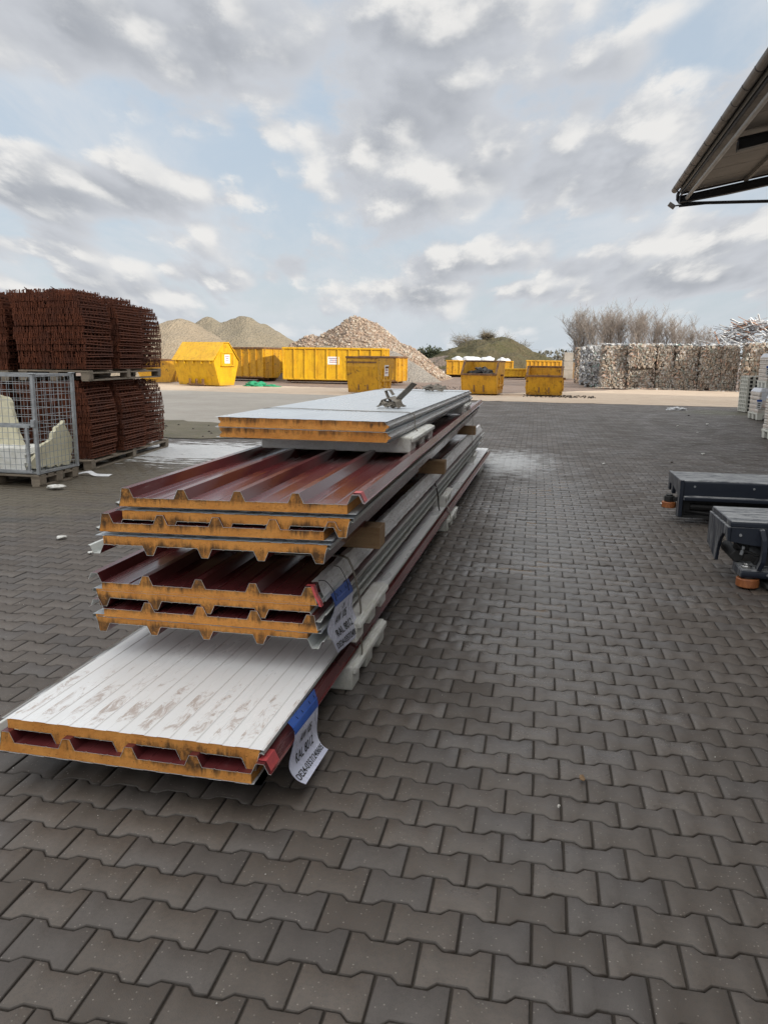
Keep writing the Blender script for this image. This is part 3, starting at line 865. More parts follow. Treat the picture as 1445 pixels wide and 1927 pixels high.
def roof_panel(label, x, y, z, L, mir, inv, yaw, roll=0.0, muddy=False, group='trapezoidal roof panels in the stack', parts=True):
    """z is the height of the lower face of the core (upright) or of its flat upper face (inverted)"""
    ms = roof_panel_meshes(L, mir, muddy, (L, mir, muddy))
    rot = Matrix.Rotation(yaw, 4, 'Z') @ Matrix.Rotation(roll + (PI if inv else 0), 4, 'Y')
    o = thing('roof_panel', label, 'roof panel', (x, y, z), rot.to_euler(), group)
    for nm, me in zip(('foam_core', 'outer_sheet', 'inner_sheet'), ms):
        link_mesh(nm, me, o)
    return o

YB, YM, YU = -0.0186, -0.0095, 0.008      # each pack lies a little askew (yaw about Z)
RB, RM, RU = R(0.0), R(-0.45), R(-0.9)
t_ = T
# bottom pair on the ground blocks
pB1 = roof_panel('bottom roof panel of the stack, ribs up, dark red edge and pink tape on its right rib', -1.869, 2.335, 0.127, 9.75, False, False, YB, RB)
pB2 = roof_panel('long panel lying with its muddy white ribbed face up at the foot of the stack', -0.915, 2.345, 0.127+2*T+H, 9.70, False, True, YB, RB, True)
# middle pack
pM1 = roof_panel('lowest panel of the middle pack, its foam ribs hanging down over the white panel', -1.874, 3.03, 0.432, 8.75, True, True, YM, RM)
pM2 = roof_panel('second panel from the bottom of the middle pack, ribs up, hidden between two others', -0.895, 3.012, 0.434, 8.72, True, False, YM, RM)
pM3 = roof_panel('upside-down panel just beneath the top one of the middle pack', -1.862, 3.025, 0.554, 8.75, True, True, YM, RM)
pM4 = roof_panel('top panel of the middle pack, dark red with a crumpled white film on its right edge', -0.900, 3.015, 0.556, 8.72, True, False, YM, RM)
# upper pack
pU1 = roof_panel('lowest panel of the upper pack, ribs hanging down just above the timbers', -0.843, 2.97, 0.832, 7.95, False, True, YU, RU)
pU2 = roof_panel('second panel from the bottom of the upper pack, ribs up and shifted to the left', -1.787, 2.96, 0.838, 7.90, False, False, YU, RU)
pU3 = roof_panel('upside-down panel just beneath the shiny red top of the upper pack', -0.749, 2.975, 0.947, 7.95, False, True, YU, RU)
pU4 = roof_panel('topmost ribbed red panel, wet and shiny, below the two flat white panels', -1.690, 2.965, 0.952, 7.90, False, False, YU, RU)

def tape_on(panel, sx, u, L, col_='tape', mirror=False):
    sg = -1 if mirror else 1
    e = 0.002
    prof = [(u-0.034, T+e), (u-0.015, T+H+2*e), (u+0.015, T+H+2*e), (u+0.033, T+0.006+e)]
    mb = MB()
    for a, b in zip(prof, prof[1:]):
        mb.add([(sg*a[0], sx, a[1]), (sg*b[0], sx, b[1]), (sg*b[0], sx+L, b[1]), (sg*a[0], sx+L, a[1])], [(0, 1, 2, 3)])
    return mb.build('tape', M[col_], panel, recalc=False)
tape_on(pB1, 0.02, 1.0, 0.085)
tape_on(pU4, 0.03, 1.0, 0.055)
# pink tape and crumpled film over the right edge rib of the middle pack's top panel
mb = MB()
fl = [(0.010, T+H+0.003), (-0.021, T+H+0.004), (-0.034, T+0.002), (-0.046, T*0.5), (-0.054, -0.004)]
rr = random.Random(3)
N = 160; L = 8.6
rows = []
for j in range(N+1):
    y = 0.07 + (L-0.07)*j/N
    rows.append([(-(p[0]) + rr.uniform(-0.002, 0.003)*(k > 0), y, p[1] + rr.uniform(-0.002, 0.003)) for k, p in enumerate(fl)])
vs = [p for r_ in rows for p in r_]; n = len(fl)
mb.add(vs, [(j*n+k, j*n+k+1, (j+1)*n+k+1, (j+1)*n+k) for j in range(N) for k in range(n-1)])
mb.build('edge_film', M['film'], pM4, recalc=False)
mb = MB()
fl2 = [(0.012, T+H+0.006), (-0.022, T+H+0.006), (-0.037, T+0.002), (-0.049, T*0.5), (-0.058, -0.004)]
for a, b in zip(fl2, fl2[1:]):
    mb.add([(-a[0], 0.0, a[1]), (-b[0], 0.0, b[1]), (-b[0], 0.026, b[1]), (-a[0], 0.026, a[1])], [(0, 1, 2, 3)])
    mb.add([(-a[0]-0.0, -0.002, a[1]), (-b[0], -0.002, b[1]), (-b[0]-0.012, -0.002, b[1]), (-a[0]-0.012, -0.002, a[1])], [(0, 1, 2, 3)])
mb.build('tape', M['tape'], pM4, recalc=False)
# the other panels' right edges carry plain grey foil, already part of their sheets

def flat_panel(label, x, y, z, L, W, yaw, ths):
    o = thing('wall_panel', label, 'wall panel', (x, y, z), (0, 0, yaw), 'flat wall panels on top of the stack')
    t = ths
    # tongue on the right, groove on the left
    poly = [(0, 0), (W-0.012, 0), (W-0.004, t*0.18), (W-0.004, t*0.30), (W+0.012, t*0.42), (W+0.012, t*0.60), (W-0.004, t*0.72), (W-0.004, t*0.86), (W-0.012, t), (0, t), (0.004, t*0.7), (0.014, t*0.58), (0.014, t*0.44), (0.004, t*0.3)]
    fn = lambda p, q: (p[0], q, p[1])
    MB().prism(poly, fn, 0.003, L-0.003).build('foam_core', M['foam'], o)
    ys = [L*i/12 for i in range(13)]
    def skin(name, zz, s_):
        mb = MB(); pts = [(-0.022, zz), ]
        x_ = 0.0; k = 0
        while x_ < W-0.03:
            dd = 0.0014 if k % 2 else 0.0006
            pts += [(x_+0.003, zz+s_*dd), (x_+0.045, zz+s_*dd)]; x_ += 0.05; k += 1
        pts += [(W-0.012, zz+s_*0.0006)]
        if s_ > 0:
            edge = [(W-0.011, t*0.995), (W-0.003, t*0.86), (W-0.003, t*0.725)]
        else:
            edge = [(W-0.011, t*0.005), (W-0.003, t*0.18), (W-0.003, t*0.30)]
        for a, b in zip(pts, pts[1:]):
            for c, d in zip(ys, ys[1:]):
                mb.add([fn(a, c), fn(b, c), fn(b, d), fn(a, d)], [(0, 1, 2, 3) if s_ > 0 else (3, 2, 1, 0)], 0)
        for a, b in zip([pts[-1]] + edge, edge):
            mb.add([fn(a, 0), fn(b, 0), fn(b, L), fn(a, L)], [(0, 1, 2, 3)], 1)
        return mb.build(name, [M['white'], M['film']], o, recalc=False)
    skin('top_sheet', t+0.0008, 1)
    skin('bottom_sheet', -0.0008, -1)
    mb = MB()
    for a, b in (((W-0.003, t*0.30), (W+0.0135, t*0.42)), ((W+0.0135, t*0.42), (W+0.0135, t*0.60)), ((W+0.0135, t*0.60), (W-0.003, t*0.725))):
        mb.add([fn(a, 0.01), fn(b, 0.01), fn(b, L), fn(a, L)], [(0, 1, 2, 3)])
    mb.build('tongue_foil', M['sidefoil'], o, recalc=False)
    return o
flat_panel('lower of the two flat white wall panels on top of the stack', -1.782, 4.19, 1.130, 4.85, 0.995, -0.012, 0.054)
flat_panel('upper flat white wall panel, the very top of the whole stack', -1.797, 4.21, 1.188, 4.80, 0.995, -0.012, 0.054)

# ------------------------------------------------------------------ polystyrene blocks and timbers between the packs
def eps_block(label, x0, x1, y0, y1, z0, z1, yaw=0.0, group=None, legs=3):
    o = thing('foam_block', label, 'foam block', ((x0+x1)/2, (y0+y1)/2, z0), (0, 0, yaw), group)
    W, L, h = x1-x0, y1-y0, z1-z0
    hw = W/2
    body = [(-L/2, 0)]
    gap = L/(legs*2-1)
    for i in range(legs):
        a = -L/2 + 2*gap*i
        body += [(a+0.004, 0.0), (a+gap*0.96, 0.0)]
        if i < legs-1:
            body += [(a+gap*1.05, h*0.42), (a+gap*1.95, h*0.42)]
    body = body[1:] + [(L/2, h*0.96), (L/2-0.015, h), (-L/2+0.015, h), (-L/2, h*0.96)]
    mb = MB(); mb.prism(body, lambda p, t: (t, p[0], p[1]), -hw, hw)
    mb.build('block_body', M['eps'], o, bevel=0.008, segs=2)
    # a ledge along the right end, cast into the block
    led = MB(); led.box((hw+0.006, 0, h*0.80), (0.022, L*0.96, h*0.30)); led.build('end_ledge', M['eps'], o, bevel=0.006)
    return o
GB = 'white foam blocks under and between the panels'
eps_block('dirty foam block on the paving under the front right of the stack', -1.95, -0.795, 3.42, 4.16, 0.0, 0.125, YB, GB)
eps_block('foam block on the paving under the middle of the stack', -1.90, -0.745, 7.05, 7.75, 0.0, 0.125, YB, GB)
eps_block('foam block on the paving under the far end of the stack', -1.83, -0.715, 10.75, 11.35, 0.0, 0.125, YB, GB)
eps_block('white foam block between the muddy white panel and the middle pack, near the tag', -1.88, -0.778, 3.42, 4.12, 0.245, 0.351, YM, GB)
eps_block('white foam block on the bottom white panel under the middle of the pack', -1.85, -0.775, 7.0, 7.5, 0.245, 0.351, YM, GB, 2)
eps_block('white foam block on the bottom white panel at the far end', -1.80, -0.775, 10.2, 10.75, 0.245, 0.351, YM, GB)
eps_block('white foam block with square notches under the front of the top flat panels', -1.66, -0.72, 4.55, 5.55, 1.031, 1.128, 0, GB)
eps_block('white foam block under the far end of the top flat panels', -1.66, -0.72, 8.1, 8.75, 1.031, 1.128, 0, GB, 2)
def timber(label, y, x0, x1, z0, z1, w):
    mb = MB(); mb.box(((x0+x1)/2, y, (z0+z1)/2), (x1-x0, w, z1-z0))
    o = mb.build('timber', M['timber'], bevel=0.003)
    tag(o, label, 'timber', 'timbers between the two ribbed packs')
timber('squared brown timber under the upper pack, nearest of the three', 3.78, -1.95, -0.735, 0.642, 0.752, 0.14)
timber('squared brown timber halfway along the stack above the thin wire', 6.45, -1.92, -0.72, 0.642, 0.752, 0.14)
timber('squared brown timber at the far end between the ribbed packs', 10.0, -1.92, -0.74, 0.642, 0.752, 0.14)

# ------------------------------------------------------------------ straps, wires, tags
def lace(name, label, cat, pts, w, m, th=0.003, axis=(0, 1, 0), group=None, steps=6):
    P_ = [Vector(p) for p in pts]; out = []
    for i in range(len(P_)-1):
        p0, p1, p2, p3 = P_[max(i-1, 0)], P_[i], P_[i+1], P_[min(i+2, len(P_)-1)]
        for k in range(steps):
            f = k/steps
            out.append(0.5*((2*p1) + (p2-p0)*f + (2*p0-5*p1+4*p2-p3)*f*f + (3*p1-p0-3*p2+p3)*f**3))
    out.append(P_[-1])
    o = MB().ribbon(out, w, th, axis).build(name, m, recalc=False)
    return tag(o, label, cat, group)
lace('strap', 'brown strap hanging over the right edge of the middle pack beside the printed tag', 'strap',
     [(-1.30, 3.50, 0.640), (-1.0, 3.50, 0.646), (-0.87, 3.49, 0.652), (-0.832, 3.50, 0.61), (-0.806, 3.52, 0.50), (-0.792, 3.54, 0.38), (-0.797, 3.57, 0.25), (-0.795, 3.59, 0.15), (-0.795, 3.60, 0.06)], 0.024, M['strap'])
def wire(name, label, cat, pts, r, m, group=None):
    P_ = [Vector(p) for p in pts]; out = []
    for i in range(len(P_)-1):
        p0, p1, p2, p3 = P_[max(i-1, 0)], P_[i], P_[i+1], P_[min(i+2, len(P_)-1)]
        for k in range(5):
            f = k/5
            out.append(0.5*((2*p1) + (p2-p0)*f + (2*p0-5*p1+4*p2-p3)*f*f + (3*p1-p0-3*p2+p3)*f**3))
    out.append(P_[-1])
    return tag(MB().tube(out, r, 6).build(name, m, smooth=True), label, cat, group)
wire('strap', 'thin black strap down the right side below the second timber', 'strap',
     [(-1.2, 6.55, 0.64), (-0.92, 6.55, 0.645), (-0.86, 6.55, 0.62), (-0.815, 6.6, 0.50), (-0.80, 6.65, 0.40), (-0.80, 6.72, 0.30), (-0.80, 6.8, 0.25)], 0.006, M['wire'])
lace('strap', 'brown strap wrapped round the bottom panels at the second ground block', 'strap',
     [(-0.95, 7.12, 0.2475), (-0.83, 7.12, 0.2475), (-0.76, 7.12, 0.22), (-0.735, 7.12, 0.15), (-0.738, 7.14, 0.08), (-0.745, 7.16, 0.02)], 0.03, M['strap'])
lace('strap', 'grey strap tied across the front of the two flat top panels', 'strap',
     [(-1.815, 5.02, 1.10), (-1.812, 5.02, 1.20), (-1.78, 5.02, 1.2475), (-1.3, 5.0, 1.2475), (-0.95, 4.97, 1.2475), (-0.80, 4.95, 1.2475), (-0.762, 4.95, 1.225), (-0.755, 4.95, 1.15), (-0.70, 4.96, 1.08), (-0.70, 4.97, 1.06)], 0.018, M['strap'])
lace('strap', 'grey strap over the far end of the flat top panels hanging down the side', 'strap',
     [(-1.77, 8.45, 1.15), (-1.76, 8.45, 1.2475), (-1.2, 8.45, 1.2475), (-0.76, 8.45, 1.2475), (-0.715, 8.45, 1.22), (-0.71, 8.6, 1.08), (-0.705, 9.0, 0.90), (-0.73, 9.4, 0.6), (-0.745, 9.8, 0.32), (-0.75, 9.9, 0.26)], 0.016, M['strap'])
def strap_bundle(label, x, y, z, s, seed, upright):
    rr = random.Random(seed)
    o = thing('strap_bundle', label, 'strap bundle', (x, y, z))
    for k in range(5):
        pts = []; a = rr.uniform(0, 6.28)
        for i in range(9):
            a += rr.uniform(0.5, 0.9)
            rad = s*rr.uniform(0.25, 0.8)
            pts.append((math.cos(a)*rad, math.sin(a)*rad*0.7, 0.008 + s*rr.uniform(0.0, 0.42)*(0.4 + 0.6*abs(math.sin(i)))))
        MB().ribbon(pts, 0.03, 0.003, (rr.uniform(-0.5, 0.5), rr.uniform(0.4, 1), rr.uniform(0.2, 1.0))).build('strap_loop', M['strap'], o, recalc=False)
    if upright:
        mb = MB()
        mb.ribbon([(0.02, 0, 0.02), (0.05, 0.02, 0.07), (0.10, 0.03, 0.12), (0.15, 0.04, 0.175)], 0.075, 0.006, (0.4, 1, -0.2))
        mb.ribbon([(-0.10, 0, 0.01), (-0.03, 0.0, 0.035), (0.05, 0.01, 0.03), (0.09, 0.01, 0.012)], 0.08, 0.006, (0.1, 1, 0.0))
        mb.ribbon([(0.0, 0.0, 0.03), (-0.035, 0.01, 0.085), (-0.05, 0.02, 0.12), (-0.02, 0.03, 0.125), (0.005, 0.03, 0.09)], 0.045, 0.004, (0.2, 1, 0.1))
        mb.ribbon([(-0.09, 0.05, 0.01), (-0.06, 0.03, 0.06), (0.0, 0.0, 0.075), (0.05, -0.03, 0.05), (0.07, -0.05, 0.01)], 0.07, 0.004, (0.5, 1, 0.2))
        mb.build('ratchet', M['strap'], o, recalc=False)
    return o
strap_bundle('crumpled strap with its buckle end sticking up on the top white panel', -0.995, 5.40, 1.246, 0.10, 2, True)
strap_bundle('flat tangle of strap lying near the far end of the top panel', -1.10, 8.5, 1.246, 0.17, 5, False)

def text_mesh(s, size):
    c = bpy.data.curves.new('txt', 'FONT'); c.body = s; c.size = size
    c.align_x = 'CENTER'; c.align_y = 'CENTER'
    c.resolution_u = 3
    c.offset = size*0.014
    o = bpy.data.objects.new('txt', c); col.objects.link(o)
    dg = bpy.context.evaluated_depsgraph_get()
    me = bpy.data.meshes.new_from_object(o.evaluated_get(dg))
    bpy.data.objects.remove(o); bpy.data.curves.remove(c)
    bm = bmesh.new(); bm.from_mesh(me)
    bmesh.ops.subdivide_edges(bm, edges=[e for e in bm.edges if e.calc_length() > size*0.35], cuts=2)
    bmesh.ops.triangulate(bm, faces=bm.faces)
    vs = [v.co.copy() for v in bm.verts]; fs = [[v.index for v in f.verts] for f in bm.faces]
    bm.free(); bpy.data.meshes.remove(me)
    return vs, fs

def hang_tag(label, fn, W, Hh, head, lines, group):
    """fn(s, t) -> point on the hanging sheet, s along the width 0..1, t downwards 0..1 ; offset by normal"""
    def P3(s, t, off=0.0):
        p = Vector(fn(s, t)); e = 0.01
        a = Vector(fn(s+e, t)) - Vector(fn(s-e, t)); b = Vector(fn(s, t+e)) - Vector(fn(s, t-e))
        nn = -a.cross(b).normalized()
        return p + nn*off
    o = thing('goods_tag', label, 'tag', (0, 0, 0), group=group)
    org = P3(0.5, 0.5)
    o.location = org
    def grid(name, t0, t1, m, off, ns=14, nt=22, s0=0.0, s1=1.0, th=0.0012):
        mb = MB(); vs = []
        for o_ in (off+th, off):
            for j in range(nt+1):
                for i in range(ns+1):
                    vs.append(P3(s0+(s1-s0)*i/ns, t0+(t1-t0)*j/nt, o_) - org)
        q = (ns+1)*(nt+1); fs = []
        for j in range(nt):
            for i in range(ns):
                a = j*(ns+1)+i
                fs.append((a, a+1, a+ns+2, a+ns+1)); fs.append((q+a+ns+1, q+a+ns+2, q+a+1, q+a))
        mb.add(vs, fs)
        return mb.build(name, m, o, smooth=True, recalc=False)
    grid('film_sheet', head*0.85, 1.0, M['tagwhite'], 0.0)
    grid('header_strip', 0.0, head, M['tagblue'], 0.0016, nt=6)
    for (txt, t_c, sz, fill) in lines:
        ink = MB()
        vs, fs = text_mesh(txt, sz)
        xs = [v.x for v in vs]; w = max(xs)-min(xs)
        k = fill*W/w
        ink.add([P3(0.5 + v.x*k/W, t_c - v.y*1.25/Hh, 0.0032) - org for v in vs], fs)
        ink.build('lettering', M['ink'], o, recalc=False)
    # staples and folded seam on the blue strip
    for s_ in (0.22, 0.42, 0.7, 0.9):
        a = P3(s_, head*0.30, 0.004) - org; b = P3(s_+0.02, head*0.5, 0.004) - org
        MB().tube([a, b], 0.0011, 5).build('staple', M['wire'], o)
    seam = MB()
    seam.tube([P3(i/10, head*0.62, 0.0035) - org for i in range(11)], 0.0018, 5)
    seam.build('seam', M['tagblue'], o)
    return o

def key_fn(keys):
    """keys: list of (t, left point, right point); smooth curve down each edge"""
    ts = [k[0] for k in keys]
    def edge(side, t):
        P_ = [Vector(k[side]) for k in keys]
        t = min(max(t, -0.02), 1.02); i = 0
        while i < len(ts)-2 and t > ts[i+1]: i += 1
        f = (t-ts[i])/(ts[i+1]-ts[i])
        p0, p1, p2, p3 = P_[max(i-1, 0)], P_[i], P_[i+1], P_[min(i+2, len(P_)-1)]
        return 0.5*((2*p1) + (p2-p0)*f + (2*p0-5*p1+4*p2-p3)*f*f + (3*p1-p0-3*p2+p3)*f**3)
    def f(s, t):
        return edge(1, t)*(1-s) + edge(2, t)*s
    return f
TAGG = 'printed tags hung on the right side of the stack'
# lower tag: blue strip pinned at the edge of the white panel, its foot swung out
f2 = key_fn([(0, (-0.846, 2.545, 0.252), (-0.842, 2.885, 0.238)), (0.27, (-0.815, 2.54, 0.208), (-0.815, 2.85, 0.182)),
             (0.6, (-0.812, 2.46, 0.132), (-0.805, 2.80, 0.096)), (0.82, (-0.787, 2.455, 0.083), (-0.780, 2.775, 0.055)), (1, (-0.752, 2.468, 0.057), (-0.745, 2.755, 0.045))])
hang_tag('printed tag with a blue strip hanging from the muddy bottom panel', f2, 0.32, 0.24, 0.27,
         [('AW 105', 0.42, 0.026, 0.45), ('RAL 8012', 0.62, 0.034, 0.62), ('DE24-0357/240605', 0.85, 0.030, 0.95)], TAGG)
f1 = key_fn([(0, (-0.822, 3.075, 0.590), (-0.822, 3.395, 0.572)), (0.26, (-0.812, 3.11, 0.520), (-0.812, 3.45, 0.492)),
             (0.5, (-0.812, 2.99, 0.462), (-0.810, 3.43, 0.425)), (0.78, (-0.800, 3.05, 0.38), (-0.795, 3.49, 0.325)), (1, (-0.795, 3.10, 0.318), (-0.785, 3.49, 0.268))])
hang_tag('crumpled printed tag with a blue strip wired to the middle pack', f1, 0.34, 0.26, 0.25,
         [('24', 0.34, 0.022, 0.10), ('AW 105', 0.48, 0.034, 0.46), ('RAL 8012', 0.68, 0.036, 0.60), ('DE24-0357/240675', 0.87, 0.032, 0.88)], TAGG)
wire('tag_wire', 'thin wire loop holding the crumpled tag at the left corner of its blue strip', 'wire', [(-0.875, 3.08, 0.648), (-0.850, 3.09, 0.645), (-0.832, 3.10, 0.625), (-0.815, 3.12, 0.585), (-0.808, 3.13, 0.545)], 0.0018, M['wire'], 'wires of the crumpled tag')
wire('tag_wire', 'thin wire holding the crumpled tag at the right corner of its blue strip', 'wire', [(-0.872, 3.33, 0.648), (-0.848, 3.335, 0.64), (-0.832, 3.345, 0.61), (-0.815, 3.35, 0.57), (-0.808, 3.36, 0.525)], 0.0018, M['wire'], 'wires of the crumpled tag')

# ------------------------------------------------------------------ left: pallets, rusty wire stacks, mesh cage
def pallet(label, x, y, z, W, D, yaw=0.0, group='wooden pallets on the left', hh=0.144):
    o = thing('wooden_pallet', label, 'pallet', (x, y, z), (0, 0, yaw), group)
    for k in range(5):
        mb = MB(); mb.box((0, -D/2 + 0.06 + (D-0.12)*k/4, hh-0.011), (W, 0.115 if k % 2 else 0.135, 0.022)); mb.build('deck_board', M['pallet'], o, bevel=0.002)
    for k in range(3):
        mb = MB(); mb.box((-W/2+0.06+(W-0.12)*k/2, 0, hh-0.034), (0.12, D, 0.022)); mb.build('stringer', M['pallet'], o, bevel=0.002)
        for j in range(3):
            mb = MB(); mb.box((-W/2+0.06+(W-0.12)*k/2, -D/2+0.07+(D-0.14)*j/2, (hh-0.045+0.022)/2), (0.12, 0.13, hh-0.045-0.022)); mb.build('pallet_block', M['pallet'], o, bevel=0.003)
        mb = MB(); mb.box((-W/2+0.06+(W-0.12)*k/2, 0, 0.011), (0.10, D, 0.022)); mb.build('skid_board', M['pallet'], o, bevel=0.002)
    return o

def rust_stack_mesh(W, D, Hh, seed, layers):
    rr = random.Random(seed); mb = MB()
    lh = Hh/layers; th = 0.0075
    for i in range(layers):
        f = i/(layers-1)
        sk = 0.0 if f < 0.6 else -0.10*((f-0.6)/0.4)**2        # upper layers slip inwards
        belly = 0.05*math.sin(f*PI)
        ox, oy = rr.uniform(-0.014, 0.014) + sk, rr.uniform(-0.014, 0.014)
        tilt = rr.uniform(-0.008, 0.008) + 0.02*(f-0.5); tilty = rr.uniform(-0.02, 0.02)
        a = rr.uniform(-0.012, 0.012)
        z0 = i*lh + 0.008
        def P3(x, y, z):
            xx = x*(1+belly/W); yy = y*(1+belly/D*1.3)
            return (xx*math.cos(a) - yy*math.sin(a) + ox, xx*math.sin(a) + yy*math.cos(a) + oy, z0 + z + tilt*x + tilty*y + rr.uniform(-0.003, 0.003))
        nx = 17
        for k in range(nx):
            x = -W/2 + W*k/(nx-1)
            jx = rr.uniform(-0.01, 0.01)
            edge = k in (0, 1, nx-2, nx-1)
            for z in ((0.006, lh*0.48) if edge else (0.006,)):
                w_ = th*2.0 if k in (0, nx-1) else th
                pa, pm, pb = P3(x+jx, -D/2 + rr.uniform(-0.01, 0.01), z), P3(x+jx, 0, z + rr.uniform(-.004, .004)), P3(x+jx, D/2 + rr.uniform(-0.01, 0.01), z)
                mb.bar(pa, pm, w_); mb.bar(pm, pb, w_)
        for k in range(8):
            y = -D/2 + 0.03 + (D-0.06)*k/7
            mb.bar(P3(-W/2, y, lh*0.4), P3(W/2, y, lh*0.4), th*1.5)
            for s_ in (-1, 1):
                x = s_*W/2
                mb.bar(P3(x, y, 0.0), P3(x, y, lh*0.9), th*1.1)
        # dense wire ends on the front and back
        nf = 52
        for k in range(nf):
            x = -W/2 + W*(k+rr.uniform(-0.25, 0.25))/(nf-1)
            if rr.random() < 0.05: continue
            for s_ in (-1, 1):
                y = s_*(D/2 + rr.uniform(0.0, 0.016))
                mb.bar(P3(x, y, -0.004), P3(x+rr.uniform(-0.005, 0.005), y+rr.uniform(-0.006, 0.006), lh*rr.uniform(0.86, 1.02)), th*1.15)
        # inner mesh
        for k in range(70):
            x, y = rr.uniform(-W/2, W/2)*0.80, rr.uniform(-D/2, D/2)*0.84
            mb.bar(P3(x, y, 0), P3(x+rr.uniform(-.05, .05), y+rr.uniform(-.12, .12), lh), 0.016)
    # a few loose ends on the top
    for k in range(46):
        x, y = rr.uniform(-W/2, W/2)-0.09, rr.uniform(-D/2, D/2)
        mb.bar((x, y, Hh-0.02), (x+rr.uniform(-.03, .03), y+rr.uniform(-.15, .15), Hh+rr.uniform(0.0, 0.025)), th)
    o = mb.build('wire_tray', M['rust'], recalc=False)
    me = o.data; bpy.data.objects.remove(o)
    return me
RM_ = [rust_stack_mesh(0.92, 0.80, 1.07, s, 13) for s in (11, 12)] + [rust_stack_mesh(0.90, 0.80, 1.05, 13, 14)]
RG = 'stacks of rusty wire mesh trays'
ryaw = 0.115
def rust(label, x, y, z, me, yaw, lean=0.0):
    o = link_mesh('wire_tray_stack', me)
    o.location = (x, y, z); o.rotation_euler = (0, lean, yaw)
    tag(o, label, 'wire trays', RG)
    return o
bx, by = -6.55, 10.08
for tier, z in ((0, 0.144), (1, 1.375)):
    nm = ('lower', 'upper')[tier]
    for k in range(3):
        x = bx - 0.118*k*1.0; y = by + 1.02*k
        where = ('nearest', 'middle', 'farthest')[k]
        x += (0.0, 0.045, -0.01)[k]
        q = rust(f'{where} rusty wire stack of the {nm} tier in the right-hand row', x, y, z, RM_[(k+tier) % 2 if k < 2 else 2], ryaw + random.uniform(-.02, .02) + (PI if k == 1 else 0)*0, -0.015)
        q.scale = (1.0, 1.0, (1.0, 0.98, 0.94)[k] if tier else (1.0, 0.99, 0.985)[k])
    for k in range(2):
        x = bx - 1.20 - 0.118*k; y = by + 0.02 + 1.02*k
        where = ('front', 'rear')[k]
        rust(f'{where} rusty wire stack of the {nm} tier in the left-hand row, behind the mesh cage', x, y, z - (0.02 if tier else 0), RM_[(k+tier+1) % 2], ryaw + random.uniform(-.02, .02))
pallet('long wooden pallet on the ground under the right-hand rusty wire stacks', bx-0.118, by+1.02, 0, 1.0, 3.05, ryaw)
pallet('long wooden pallet carried between the two tiers of right-hand rusty wire stacks', bx-0.100, by+0.93, 1.225, 1.0, 2.72, ryaw)
pallet('wooden pallet on the ground under the left-hand rusty wire stacks', bx-1.26, by+0.53, 0, 1.0, 2.05, ryaw)
pallet('wooden pallet between the two tiers of left-hand rusty wire stacks', bx-1.26, by+0.53, 1.205, 1.0, 2.0, ryaw)

